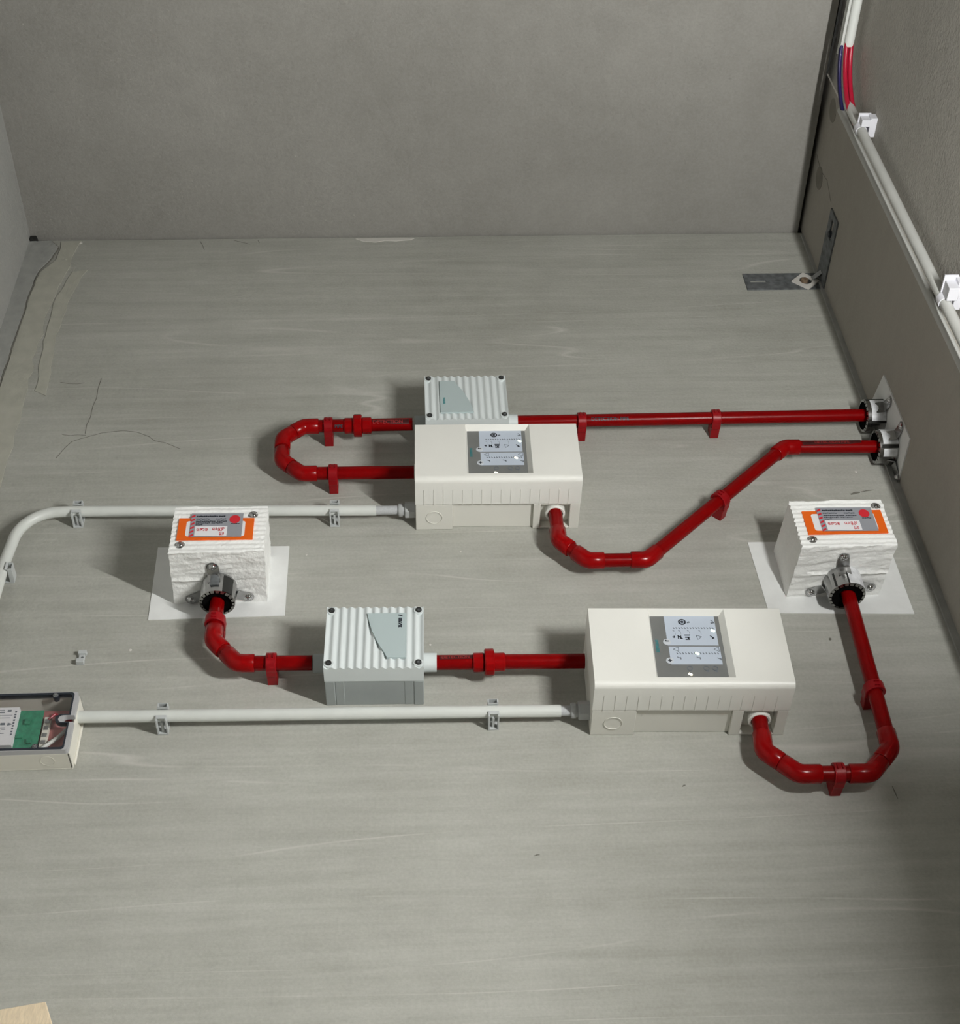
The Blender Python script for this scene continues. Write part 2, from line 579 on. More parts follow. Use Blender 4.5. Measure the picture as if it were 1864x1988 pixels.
for x, z, w in [(-0.56, 3.505, 0.006), (-0.295, 3.47, 0.005), (0.10, 3.76, 0.004), (0.12, 3.47, 0.006), (-0.225, 3.76, 0.004), (1.005, 3.99, 0.006), (0.03, 3.50, 0.005), (-0.35, 3.46, 0.004)]:
    MB().lathe((x, 0.0004, z), (0, -1, 0), [(0, w * 0.6), (0.0012, w * 0.45), (0.0016, 0.0005)], 7).build('paint_splash', M_FLAKE, wb)
fl = [(-0.14, 4.976), (-0.02, 4.978), (0.02, 4.975), (0.01, 4.968), (-0.03, 4.962), (-0.06, 4.965), (-0.085, 4.958), (-0.12, 4.963)]
MB().prism_xz(fl, 0.001, -0.0015).build('paint_flake', M_FLAKE, wb)
MB().prism_xz([(-0.90, 4.976), (-0.88, 4.978), (-0.875, 4.968), (-0.892, 4.962)], 0.001, -0.0015).build('paint_flake', M_FLAKE, wb)
# two round mortar plugs in the right wall by the ceiling
for y in (-0.398, -0.203):
    MB().lathe((XR + 0.002, y, 4.928), (-1, 0, 0), [(0, 0.031), (0.003, 0.030), (0.0034, 0.0)], 28).build('round_plug', M_STAINP, wr)
MB().sweep([(XR, -0.24, 4.99), (XR - 0.0002, -0.225, 4.93), (XR, -0.235, 4.86), (XR, -0.21, 4.80)], 0.0007, 6).build('crack', M_CRACK, wr)
# plaster fillet running down the back right corner
MB().prism_xz([(XR - 0.012, 2.2), (XR, 2.2), (XR, 4.97), (XR - 0.007, 4.97), (XR - 0.012, 4.4), (XR - 0.017, 3.9), (XR - 0.014, 3.4)], 0.001, -0.006).build('corner_fillet', M_MORTAR, wb)

# ================================================================== LAMP (unseen fixture inferred from the cast shadows, to the right of the frame)
lamp = thing('fluorescent_lamp', (XR + 0.004, -1.46, 2.74), 'short white fluorescent wall lamp on the right wall below the frame', 'lamp')
MB().box(-0.030, 0.0, -0.36, 0.36, -0.150, 0.150).build('housing', M_LAMPB, lamp, bevel=0.003)
for s in (-1, 1):
    MB().box(-0.140, 0.0, s * 0.350 - 0.012, s * 0.350 + 0.012, -0.150, 0.150).build('baffle_end_cap', M_LAMPB, lamp, bevel=0.006)  # oversized plates added to block lamp light from the right strip of the wall
MB().sweep([(-0.070, -0.338, 0), (-0.070, 0.338, 0)], 0.013, 12).build('tube', M_TUBE, lamp)

# ================================================================== RED PIPEWORK
PY = -0.048
PR, SR = 0.0147, 0.0178


def P(x, z, y=PY):
    return Vector((x, y, z))


def pipe_run(name, nodes, label, socket=0.034, elbows=None, extra=None):
    """nodes: centre-line corner points; each inner corner gets a 45 degree elbow fitting."""
    nodes = [Vector(n_) if len(n_) == 3 else P(*n_) for n_ in nodes]
    root = thing(name, nodes[0], label, 'pipe')
    o = nodes[0]
    k = len(nodes)
    inner = list(range(1, k - 1)) if elbows is None else elbows
    for i in range(k - 1):
        a, b = nodes[i], nodes[i + 1]
        MB().sweep([a, b], PR, 28).build('pipe_section', M_RED, root, origin=o)
    for i in inner:
        c = nodes[i]
        d1 = (nodes[i - 1] - c)
        d2 = (nodes[i + 1] - c)
        l1 = min(socket, d1.length * 0.5 - 0.0006)
        l2 = min(socket, d2.length * 0.5 - 0.0006)
        d1.normalize()
        d2.normalize()
        m_ = 0.010
        pts = [c + d1 * l1, c + d1 * (l1 - 0.0015), c + d1 * m_]
        for q in (0.25, 0.5, 0.75):
            p1, p2 = c + d1 * m_, c + d2 * m_
            pts.append(p1 * (1 - q) ** 2 + c * 2 * q * (1 - q) + p2 * q ** 2)
        pts += [c + d2 * m_, c + d2 * (l2 - 0.0015), c + d2 * l2]
        rr = [SR - 0.0012, SR, SR] + [SR * 1.0] * 3 + [SR, SR, SR - 0.0012]
        MB().sweep(pts, rr, 28).build('elbow', M_REDF, root, origin=o, sharp=40)
    return root, o


def union(root, o, x0, z, flip=False, s=1.0):
    """screwed union: plain collar, big ribbed ring nut, ribbed collar along x."""
    sg = -1 if flip else 1
    d = Vector((sg, 0, 0))

    def ribbed(r, t0, t1, nrib, depth):
        mb = MB()
        seg = nrib * 4
        prof = [(t0, r - 0.002), (t0 + 0.002, r), (t1 - 0.002, r), (t1, r - 0.002)]
        base = len(mb.v)
        mb.lathe(Vector((x0, PY, z)), d, prof, seg)
        for i in range(len(prof)):
            for j in range(seg):
                if j % 4 == 0:
                    p = mb.v[base + i * seg + j]
                    cc = Vector((p.x, PY, z))
                    mb.v[base + i * seg + j] = cc + (p - cc) * (1 - depth / r)
        return mb
    MB().lathe((x0, PY, z), d, [(0, 0.0168), (0.002, 0.0183), (0.021 * s, 0.0183), (0.021 * s, 0.015)], 32).build('union_collar', M_REDF, root, origin=o)
    ribbed(0.0262, 0.021 * s, 0.040 * s, 12, 0.0011).build('union_nut', M_REDF, root, origin=o)
    ribbed(0.0190, 0.040 * s, 0.062 * s, 12, 0.0008).build('union_collar', M_REDF, root, origin=o)


M_BAND = mat('dark red print band', (0.045, 0.002, 0.002), 0.45, var=0.3, vscale=160)
M_FADE = mat('faded red lettering', (0.27, 0.02, 0.02), 0.5)


def pipe_text(root, o, body, xc, zc, size, ang, m, r=PR, bold=0.0003, band=None):
    """lettering wrapped round a horizontal pipe; ang = direction round the axis it faces (from -y towards +z)."""
    if band:
        x0, x1, a0, a1 = band
        mb = MB()
        N = 10
        rb_ = r + 0.00015
        V = [(x, PY - math.cos(a0 + (a1 - a0) * k / N) * rb_, zc + math.sin(a0 + (a1 - a0) * k / N) * rb_) for x in (x0, x1) for k in range(N + 1)]
        mb.add(V, [(k, k + 1, N + 2 + k, N + 1 + k) for k in range(N)]).build('print_band', M_BAND, root, origin=o)
    vs_, fs = text_mesh(body, size, cuts=7)
    mb = MB()
    for k, (ox, oz) in enumerate(((0, 0), (bold, 0), (-bold, 0), (0, bold), (0, -bold))):
        rr = r + 0.00030 + 0.00002 * k
        mb.add([(xc + x + ox, PY - math.cos(ang + (zz + oz) / rr) * rr, zc + math.sin(ang + (zz + oz) / rr) * rr) for x, zz in vs_], fs)
    q = mb.build('pipe_print', m, root, origin=o)
    q['kind'] = 'stuff'
    return q


ZA = 4.1265
rt, o = pipe_run('detection_pipe', [(0.243, ZA + 0.002), (1.078, 4.132)], 'long straight red pipe from the upper ribbed box to the right wall', elbows=[])
pipe_text(rt, o, 'DETECTION PIPE', 0.455, ZA + 0.003, 0.0115, -0.68, M_INK)
rt, o = pipe_run('detection_pipe', [(0.004, ZA), (-0.243, 4.125), (-0.288, 4.084), (-0.286, 4.009), (-0.241, 3.964), (0.008, 3.9625)],
                 'red pipe with a C-shaped loop at the left of the upper detector')
union(rt, o, -0.151, 4.1245)
pipe_text(rt, o, 'DETECTION', -0.052, ZA, 0.0125, -0.42, M_FADE, band=(-0.088, -0.004, -0.80, 0.02))
pipe_text(rt, o, 'PIPE', -0.163, 4.1245, 0.0105, -0.95, M_INK)
rt, o = pipe_run('detection_pipe', [(0.304, 3.834), (0.305, 3.738), (0.359, 3.678), (0.482, 3.677), (0.840, 4.024), (1.078, 4.020)],
                 'red pipe rising diagonally from below the upper detector to the right wall')
pipe_text(rt, o, 'DETECTION PIPE', 0.945, 4.0220, 0.0105, -0.02, M_FADE, band=(0.878, 1.012, -0.45, 0.60))
rt, o = pipe_run('detection_pipe', [(-0.392, 3.600), (-0.391, 3.482), (-0.341, 3.4225), (-0.197, 3.419)],
                 'red pipe bending from the left white block to the lower ribbed box')
rt, o = pipe_run('detection_pipe', [(0.040, 3.412), (0.330, 3.407)], 'short red pipe with a screwed union between lower ribbed box and detector', elbows=[])
union(rt, o, 0.172, 3.4095, flip=True)
pipe_text(rt, o, 'DETECTION', 0.077, 3.4112, 0.0098, 0.05, M_FADE, band=(0.046, 0.109, -0.26, 0.40))
rt, o = pipe_run('detection_pipe', [(0.637, 3.262), (0.631, 3.182), (0.684, 3.1285), (0.814, 3.1255), (0.864, 3.179), (0.878, 3.585)],
                 'red pipe looping from under the lower detector up to the right white block', socket=0.040)

# --- red pipe clips: ring round the pipe on a pedestal screwed to the wall (local axis along x)
clip0 = bpy.data.objects.new('pipe_clip', None)
COL.objects.link(clip0)
CW = 0.0098
MB().lathe((0, PY, 0), (1, 0, 0), [(-CW, PR + 0.0003), (-CW, 0.0192), (-CW + 0.001, 0.0202), (CW - 0.001, 0.0202), (CW, 0.0192), (CW, PR + 0.0003)], 28, close=True).build('clip_ring', M_REDC, clip0)
pb = MB()
pb.hexa([(-CW, 0.0, -0.0150), (CW, 0.0, -0.0150), (CW, 0.0, 0.0150), (-CW, 0.0, 0.0150)],
        [(-CW, -0.038, -0.0175), (CW, -0.038, -0.0175), (CW, -0.038, 0.0175), (-CW, -0.038, 0.0175)])
# keep the pedestal clear of the pipe bore
pb.v = [Vector((v.x, max(v.y, PY + 0.0158), v.z)) for v in pb.v]
pb.box(-CW, CW, -0.050, -0.030, -0.0196, -0.0152)
pb.build('pedestal', M_REDC, clip0, bevel=0.0012)
for s in (-1, 1):
    MB().box(s * 0.0045 - 0.0008, s * 0.0045 + 0.0008, -0.0704, -0.0668, -0.004, 0.006).build('ridge', M_REDC, clip0)
CL = [(-0.187, 4.1245, 0, 'red pipe clip left of the union on the upper loop'),
      (-0.172, 3.963, 0, 'red pipe clip on the lower arm of the C-shaped loop'),
      (0.391, 4.1275, 0, 'red pipe clip at the right corner of the upper detector'),
      (0.701, 4.130, 0, 'red pipe clip midway along the long straight upper pipe'),
      (0.665, 3.8545, -44, 'tilted red pipe clip on the diagonal pipe'),
      (-0.3915, 3.532, -88, 'red pipe clip just under the left white block'),
      (-0.275, 3.4208, 0, 'red pipe clip left of the lower ribbed box'),
      (0.755, 3.127, 0, 'red pipe clip on the lowest horizontal pipe'),
      (0.8685, 3.318, 88, 'red pipe clip on the right vertical pipe')]
for i, (x, z, a, lb) in enumerate(CL):
    c = clip0 if i == 0 else copy_tree(clip0)
    c.location = (x, 0, z)
    c.rotation_euler = (0, R(a), 0)
    tag(c, lb, 'pipe clip', 'red clips holding the detection pipes')


# ================================================================== ASPIRATING DETECTORS
def detector(base, label, sx, sz, roty, leds):
    t = thing('smoke_detector', base, label, 'smoke detector', 'cream aspirating smoke detectors', roty)
    Wd, H, D = 0.366 * sx, 0.192 * sz, 0.146
    ys = -0.074
    r = 0.012
    ox0, ox1, oz0, oz1 = 0.114 * sx, 0.259 * sx, 0.019 * sz, 0.188 * sz
    px0, px1, pz0, pz1 = 0.118 * sx, 0.249 * sx, 0.022 * sz, 0.179 * sz
    yp = -D + 0.012
    # cover
    prof = [(ys, 0.0), (-D + r, 0.0)]
    for k in range(1, 6):
        a = k / 6 * math.pi / 2
        prof.append((-D + r - r * math.sin(a), r - r * math.cos(a)))
    prof += [(-D, r), (-D, H - 0.003), (-D + 0.003, H), (ys, H)]
    mb = MB()
    n_ = len(prof)
    for i in range(n_):
        j = (i + 1) % n_
        (ya, za), (yb, zb) = prof[i], prof[j]
        if abs(ya + D) < 1e-9 and abs(yb + D) < 1e-9:
            z0, z1 = za, zb
            V = [(0, -D, z0), (Wd, -D, z0), (Wd, -D, z1), (0, -D, z1), (ox0, -D, oz0), (ox1, -D, oz0), (ox1, -D, oz1), (ox0, -D, oz1),
                 (px0, yp, pz0), (px1, yp, pz0), (px1, yp, pz1), (px0, yp, pz1)]
            mb.add(V, [(0, 1, 5, 4), (1, 2, 6, 5), (2, 3, 7, 6), (3, 0, 4, 7), (4, 5, 9, 8), (5, 6, 10, 9), (6, 7, 11, 10), (7, 4, 8, 11), (8, 9, 10, 11)])
        else:
            mb.add([(0, ya, za), (Wd, ya, za), (Wd, yb, zb), (0, yb, zb)], [(0, 1, 2, 3)])
    mb.add([(0, y, z) for y, z in prof], [tuple(range(n_))])
    mb.add([(Wd, y, z) for y, z in prof], [tuple(reversed(range(n_)))])
    cover = mb.build('cover', M_CREAM, t, bevel=0.0016, merge=True, sharp=25)
    # thin ribs moulded on the underside of the cover
    rb = MB()
    for k in range(16):
        x = (0.020 + 0.0212 * k) * sx
        rb.box(x - 0.0006, x + 0.0006, ys + 0.001, -0.116 + 0.006 * (k % 2) * 0, -0.0008, 0.0006)
    rb.build('moulded_ribs', M_CREAM, cover)['kind'] = 'stuff'
    # base: left block, middle (set back), right block with a niche for the pipe
    b = MB()
    xb0, xb1 = 0.083 * sx, 0.262 * sx
    yb = ys + 0.0016
    b.box(0.0008, xb0, yb, -0.0004, 0.0004, H - 0.001)
    b.box(xb0, xb1, yb + 0.004, -0.0004, 0.008, H - 0.001)
    pxc = 0.314 * sx if sx > 0.99 else 0.2985
    nx0, nx1, ny0, ny1 = pxc - 0.032, pxc + 0.031, -0.0700, -0.005
    b.box(xb1, nx0, yb, -0.0004, 0.0004, H - 0.001)
    b.box(nx1, Wd - 0.0008, yb, -0.0004, 0.0004, H - 0.001)
    b.box(nx0, nx1, yb, ny0, 0.0004, H - 0.001)
    b.box(nx0, nx1, ny1, -0.0004, 0.0004, H - 0.001)
    b.box(nx0, nx1, ny0, ny1, 0.020, H - 0.001)
    b.box(0.003, Wd - 0.003, ys - 0.004, yb + 0.001, 0.003, H - 0.003)
    base_o = b.build('base', M_CREAM2, t, bevel=0.0010)
    MB().lathe((pxc, PY + 0.004, 0.020), (0, 0, -1), [(0, 0.0165), (0, 0.0215), (0.020, 0.0215), (0.022, 0.0200), (0.022, 0.0165)], 32, close=True).build('pipe_port', M_CREAM, base_o)
    MB().lathe((0.042 * sx, -0.036, 0.0006), (0, 0, -1), [(0, 0.0163), (0.0016, 0.0163), (0.0016, 0.0176), (0, 0.0176)], 36, close=True).build('knockout_ring', M_CREAM2, base_o)
    # side port where the pipe comes in at the left
    MB().lathe((0.0005, PY, 0.141 * sz), (-1, 0, 0), [(0, 0.0152), (0, 0.0185), (0.003, 0.0185), (0.003, 0.0152)], 28, close=True).build('pipe_port', M_CREAM2, base_o)

    # display film
    def uv(u, v):
        return px0 + u * 0.131 * sx, pz1 - v * 0.148 * sz
    d = MB()
    y1 = yp - 0.0004
    d.add([(px0, y1, pz0), (px1, y1, pz0), (px1, y1, pz1), (px0, y1, pz1)], [(0, 1, 2, 3)])
    film = d.build('display_film', M_PANELG, t)

    def rectp(u0, v0, u1, v1, y, h=0.0):
        xa, za = uv(u0, v0)
        xb_, zb_ = uv(u1, v1)
        return [(xa, y, zb_), (xb_, y, zb_), (xb_, y, za), (xa, y, za)], [(0, 1, 2, 3)]
    y2, y3, y4 = y1 - 0.0003, y1 - 0.0006, y1 - 0.0010
    MB().add(*rectp(0.205, 0.0, 0.935, 0.498, y2)).build('display_field', M_PANELB, film)
    MB().add(*rectp(0.215, 0.515, 0.945, 0.81, y2)).build('display_field', M_PANELB, film)

    def disc(u, v, r1, r2, y, m, name, seg=24, par=film):
        x, z = uv(u, v)
        MB().add([(x + math.cos(2 * math.pi * k / seg) * r1, y, z + math.sin(2 * math.pi * k / seg) * r2) for k in range(seg)], [tuple(range(seg))]).build(name, m, par)
    for (u, v) in ((0.20, 0.44), (0.205, 0.752)):
        x, z = uv(u, v)
        MB().lathe((x, y2, z), (0, -1, 0), [(-0.0004, 0.0072), (0.0006, 0.0072), (0.0009, 0.006), (0.0009, 0.0)], 24).build('button', M_BTN, film)
    g = MB()
    # dark round icon with a ring
    x, z = uv(0.46, 0.10)
    g.add([(x + math.cos(2 * math.pi * k / 20) * 0.0075, y3, z + math.sin(2 * math.pi * k / 20) * 0.0075) for k in range(20)], [tuple(range(20))])

    def bar(u, v, w, h, rot=0.0, y=y3, mbx=None):
        x_, z_ = uv(u, v)
        c, s = math.cos(rot), math.sin(rot)
        pts = [(-w / 2, -h / 2), (w / 2, -h / 2), (w / 2, h / 2), (-w / 2, h / 2)]
        (mbx or g).add([(x_ + a * c - b_ * s, y, z_ + a * s + b_ * c) for a, b_ in pts], [(0, 1, 2, 3)])
    # plus and digit on the buttons
    bar(0.205, 0.752, 0.0075, 0.0022, 0.0, y4 - 0.0004)
    bar(0.205, 0.752, 0.0022, 0.0075, 0.0, y4 - 0.0005)
    bar(0.204, 0.43, 0.0070, 0.0026, 0.0, y4 - 0.0004)
    bar(0.188, 0.425, 0.0022, 0.0040, 0.3, y4 - 0.0005)
    # heavier glyphs under the upper scale
    bar(0.306, 0.36, 0.0048, 0.0022, -0.5)
    bar(0.316, 0.35, 0.0020, 0.0040, 0.0)
    for k in range(2):
        bar(0.375 + 0.035 * k, 0.36, 0.0022, 0.0080, 0.0)
        bar(0.385 + 0.03 * k, 0.345 + 0.03 * k, 0.0060, 0.0022, -0.6)
    for k in range(3):
        bar(0.506, 0.325 + 0.036 * k, 0.0105 - 0.001 * k, 0.0026, 0.0)
    bar(0.52, 0.38, 0.003, 0.006, 0.4)
    bar(0.860, 0.355, 0.0095, 0.0020, -0.75)
    bar(0.873, 0.375, 0.0045, 0.0030, 0.2)
    g.build('display_print', M_INK, film)['kind'] = 'stuff'
    g2 = MB()
    for k in range(15):
        bar(0.325 + 0.0405 * k, 0.205, 0.0018, 0.0042, 0.55, y3, g2)
    for k in range(15):
        bar(0.325 + 0.0415 * k, 0.632, 0.0018, 0.0042, 0.55, y3, g2)
    for u in (0.316, 0.397, 0.525, 0.69):
        bar(u, 0.25, 0.0038, 0.0012, -0.6, y3, g2)
        bar(u + 0.02, 0.29, 0.0005, 0.0085, 0, y3, g2)

    def tri(u, v, s_, rot, mbx):
        x_, z_ = uv(u, v)
        for k in range(3):
            a0 = rot + k * 2 * math.pi / 3
            a1 = a0 + 2 * math.pi / 3
            p0 = Vector((x_ + math.cos(a0) * s_, y3, z_ + math.sin(a0) * s_))
            p1 = Vector((x_ + math.cos(a1) * s_, y3, z_ + math.sin(a1) * s_))
            mbx.strap(p0, p1, (p1 - p0).cross(Vector((0, 1, 0))), 0.0010, 0.0001)
    tri(0.665, 0.36, 0.0062, 0.2, g2)
    tri(0.325, 0.563, 0.0064, math.pi, g2)
    tri(0.903, 0.563, 0.0064, math.pi, g2)
    for (u, v) in ((0.335, 0.70), (0.612, 0.70), (0.905, 0.715)):
        bar(u, v, 0.0065, 0.0018, -0.5, y3, g2)
        bar(u + 0.028, v + 0.012, 0.0018, 0.0055, 0.1, y3, g2)
    bar(0.55, 0.105, 0.0055, 0.0034, 0.3, y3, g2)
    bar(0.895, 0.08, 0.0060, 0.0016, -0.7, y3, g2)
    bar(0.90, 0.115, 0.0070, 0.0036, 0.25, y3, g2)
    for u in (0.47, 0.705, 0.825):
        x_, z_ = uv(u, 0.875)
        g2.lathe((x_, y2, z_), (0, -1, 0), [(0, 0.0042), (0.0003, 0.0042), (0.0003, 0.0054), (0, 0.0054)], 14, close=True)
    for u in (0.715, 0.835):
        bar(u, 0.92, 0.0055, 0.0030, -0.6, y3, g2)
    g2.build('display_print', M_INKG, film)['kind'] = 'stuff'
    text_flat(MB(), 'SIEMENS', 0.0082 * sz, *uv(0.058, 0.51), y3, rot=math.pi / 2, spacing=1.02, bold=0.00022).build('display_lettering', M_TEAL, film)['kind'] = 'stuff'
    x_, z_ = uv(0.46, 0.10)
    MB().lathe((x_, y3, z_), (0, -1, 0), [(0.0001, 0.0032), (0.0003, 0.0032), (0.0003, 0.0044), (0.0001, 0.0044)], 16, close=True).build('display_print', M_PANELB, film)
    for (u, v, m_) in leds:
        x_, z_ = uv(u, v)
        mb = MB()
        c = Vector((x_, y3, z_))
        dd = Vector((0.0025, 0, -0.0016))
        mb.sweep([c - dd * 1.35, c - dd, c + dd, c + dd * 1.35], [0.0011, 0.0024, 0.0024, 0.0011], 12)
        mb.v = [Vector((p.x, y3 + (p.y - y3) * 0.5, p.z)) for p in mb.v]
        mb.build('led', m_, film)
    return t


detector((0.323, 0, 3.265), 'lower cream smoke detector box with a lit display', 1.0, 1.0, 0.033,
         [(0.888, 0.25, M_LED), (0.608, 0.634, M_LED), (0.465, 0.972, M_LEDY)])
detector((0.006, 0, 3.829), 'upper cream smoke detector box in front of the upper ribbed box', 0.960, 0.940, 0.014,
         [(0.896, 0.25, M_LED), (0.815, 0.645, M_LEDY), (0.46, 0.982, M_LEDY)])


# ================================================================== RIBBED GREY FILTER BOXES
def filter_box(base, label, flip, roty, pipe_dz):
    t = thing('filter_box', base, label, 'filter box', 'grey ribbed pipe filter boxes', roty)
    Wd, H, D = 0.186, 0.1535, 0.110
    ym = -0.070
    # lid: corrugated front
    nr = 12
    nx = nr * 8
    mb = MB()
    cols = []
    for i in range(nx + 1):
        x = Wd * i / nx
        cols.append((x, -D + 0.0022 - 0.0022 * math.cos(2 * math.pi * i / 8)))
    c2 = [(x, y) for x, y in cols]
    pts = [(0, ym)] + c2 + [(Wd, ym)]
    n_ = len(pts)
    V = [(x, y, 0.0) for x, y in pts] + [(x, y, H) for x, y in pts]
    F = [tuple(range(n_)), tuple(reversed(range(n_, 2 * n_)))] + [(i, (i + 1) % n_, n_ + (i + 1) % n_, n_ + i) for i in range(n_)]
    mb.add(V, F)
    lid = mb.build('lid', M_LIDG, t, sharp=50)
    for cx_ in (0.0095, Wd - 0.0095):
        for cz in (0.0105, H - 0.0105):
            MB().lathe((cx_, -D - 0.0006, cz), (0, 1, 0), [(0.003, 0.0052), (0.0, 0.0058), (0.0, 0.0088), (0.004, 0.0092)], 20).build('screw_boss', M_LIDG, lid) if False else None
            MB().lathe((cx_, -D + 0.006, cz), (0, -1, 0), [(0, 0.0055), (0.0066, 0.0058), (0.0066, 0.0092), (0, 0.0096)], 22, close=True).build('screw_boss', M_LIDG, lid)
            MB().lathe((cx_, -D + 0.001, cz), (0, -1, 0), [(-0.004, 0.0057), (0.0042, 0.0057)], 18).build('screw_hole', M_DARK, lid)
            sc = MB().lathe((cx_ + 0.001, -D - 0.0028, cz - 0.001), (0, -1, 0), [(-0.002, 0.004), (0.0004, 0.0036)], 14)
            sc.build('screw', M_STEELD, lid)
    # body
    b = MB()
    b.box(0.002, Wd - 0.002, ym + 0.0012, 0.0, 0.0012, H - 0.0012)
    for s in (0, 1):
        for q in ((0.0, 0.019), (0.019, 0.037)):
            xa, xb_ = (q[0], q[1]) if s == 0 else (Wd - q[1], Wd - q[0])
            dz = 0.0 if q[0] == 0 else 0.0006
            b.box(xa + 0.0004, xb_ - 0.0004, ym + 0.0014, 0.0, dz, H - dz)
    body = b.build('body', M_BOXG, t, bevel=0.0012)
    MB().box(0.0016, Wd - 0.0016, ym - 0.0002, ym + 0.0016, 0.0008, H - 0.0008).build('seam', M_BOXG, body)
    for s in (0, 1):
        x = 0.0 if s == 0 else Wd
        dx = -1 if s == 0 else 1
        MB().lathe((x - dx * 0.004, PY, pipe_dz), (dx, 0, 0), [(0, 0.0152), (0, 0.0188), (0.028, 0.0185), (0.0285, 0.0178), (0.0285, 0.0152)], 32, close=True).build('pipe_socket', M_BOXG if s == 0 else M_LIDG, t)  # same grey socket; the right one is paler, its lit side put into colour
    # blue grey name plate with one curved side
    pl = [(0.152, 0.134), (0.078, 0.134), (0.082, 0.112), (0.088, 0.090), (0.096, 0.068), (0.104, 0.050), (0.114, 0.032), (0.1175, 0.022), (0.152, 0.022)]
    if flip:
        pl = [(Wd - x, H - z) for x, z in pl]
    plate = MB().prism_xz(pl, -D + 0.002, -D - 0.0026).build('name_plate', M_LABG, lid)
    ink = MB()
    if flip:
        text_flat(ink, 'SIEMENS', 0.0062, 0.0435, 0.060, -D - 0.0029, rot=math.pi / 2, bold=0.0003)
        ink.build('plate_lettering', M_TEAL, plate)['kind'] = 'stuff'
    else:
        # short vertical word in heavy black italics with a slash above it; too small to read in the photo
        yk = -D - 0.0029
        for k, (dz, w, sl) in enumerate([(0.0, 0.0085, -0.35), (-0.0075, 0.0062, 0.0), (-0.0105, 0.0070, -0.1), (-0.0140, 0.0068, 0.0), (-0.0170, 0.0072, -0.5), (-0.0215, 0.0078, -0.6), (-0.0255, 0.0055, 0.5), (-0.0285, 0.0070, 0.0)]):
            c = Vector((0.1415, yk, 0.1275 + dz))
            dv = Vector((math.cos(sl), 0, math.sin(sl))) * (w / 2)
            ink.strap(c - dv, c + dv, (0, 0, 1), 0.0024, 0.0003)
        for dx in (-0.0026, 0.0026):
            ink.box(0.1415 + dx - 0.0008, 0.1415 + dx + 0.0008, yk - 0.0001, yk + 0.0002, 0.1275 - 0.0145, 0.1275 - 0.0065)
            ink.box(0.1415 + dx - 0.0008, 0.1415 + dx + 0.0008, yk - 0.0001, yk + 0.0002, 0.1275 - 0.0305, 0.1275 - 0.0245)
        ink.build('plate_lettering', M_INK, plate)['kind'] = 'stuff'
    return t


filter_box((-0.171, 0, 3.3525), 'lower pale grey ribbed box between the left white block and lower detector', False, 0.020, 3.4165 - 3.3525)
filter_box((0.033, 0, 4.0695), 'upper pale grey ribbed box half hidden behind the upper detector', True, 0.0, 4.1275 - 4.0695)


# ================================================================== WHITE FIRE-STOP BLOCKS
def screw(mb, p, n_, r=0.009):
    n_ = Vector(n_)
    mb.lathe(Vector(p), n_, [(0, r), (0.0012, r), (0.0016, r * 0.82), (0.0012, r * 0.74), (0.0030, r * 0.66), (0.0046, r * 0.50), (0.0052, r * 0.28), (0.0036, r * 0.22), (0.0036, 0.0)], 22)
    return mb


def seal_block(base, w, h, label, seed, ox):
    """base: back bottom left corner at the wall; ox: sideways shift of the front face."""
    D = 0.147
    t = thing('fire_stop_block', base, label, 'fire-stop block', 'white coated fire-stop blocks')
    nx, ny, nz = 44, 34, 40

    def pos(i, j, k):
        u, v, s = i / nx, j / ny, k / nz
        x = u * w + ox * v
        y = -D * v
        z = s * h
        nn = Vector((x * 42 + seed, y * 42, z * 42))
        a = mnoise.noise(nn)
        bq = mnoise.noise(nn * 3.1)
        amp = 0.0011 * a + 0.0007 * bq
        fr = mnoise.noise(Vector((x * 13 + seed, z * 170 + y * 150 + x * 14, seed * 2.0)))
        if j == ny:
            y -= 0.0013 * math.sin(z * 2 * math.pi / 0.0128 + 0.8 * mnoise.noise(Vector((x * 20, 3.0, seed)))) + amp * 0.5 + 0.0004 * fr
        if k == 0:
            z += 0.0026 * fr + amp * 1.5
            if abs(v - 0.47) < 0.02:
                z -= 0.0030 if x < w * 0.38 or seed > 3 else 0.0014
        if k == nz:
            z += 0.0014 * fr + amp
        if i == 0:
            x += amp + (0.0010 * math.sin(z * 2 * math.pi / 0.0128) if v > 0.9 else 0)
        if i == nx:
            x += amp * 1.4 + 0.0018 * mnoise.noise(Vector((z * 90, y * 60, seed)))
        if j >= ny - 1 and k <= 1:
            z += 0.0012 * mnoise.noise(Vector((x * 120, 7.0, seed)))
        return (x, y, z)
    idx = {}
    V, F = [], []

    def gv(i, j, k):
        key = (i, j, k)
        if key not in idx:
            idx[key] = len(V)
            V.append(pos(i, j, k))
        return idx[key]
    for i in range(nx):
        for k in range(nz):
            F.append((gv(i, ny, k), gv(i + 1, ny, k), gv(i + 1, ny, k + 1), gv(i, ny, k + 1)))
            F.append((gv(i, 0, k), gv(i, 0, k + 1), gv(i + 1, 0, k + 1), gv(i + 1, 0, k)))
        for j in range(ny):
            F.append((gv(i, j, 0), gv(i + 1, j, 0), gv(i + 1, j + 1, 0), gv(i, j + 1, 0)))
            F.append((gv(i, j, nz), gv(i, j + 1, nz), gv(i + 1, j + 1, nz), gv(i + 1, j, nz)))
    for j in range(ny):
        for k in range(nz):
            F.append((gv(0, j, k), gv(0, j + 1, k), gv(0, j + 1, k + 1), gv(0, j, k + 1)))
            F.append((gv(nx, j, k), gv(nx, j, k + 1), gv(nx, j + 1, k + 1), gv(nx, j + 1, k)))
    MB().add(V, F).build('block', M_SEAL, t, sharp=60)
    return t


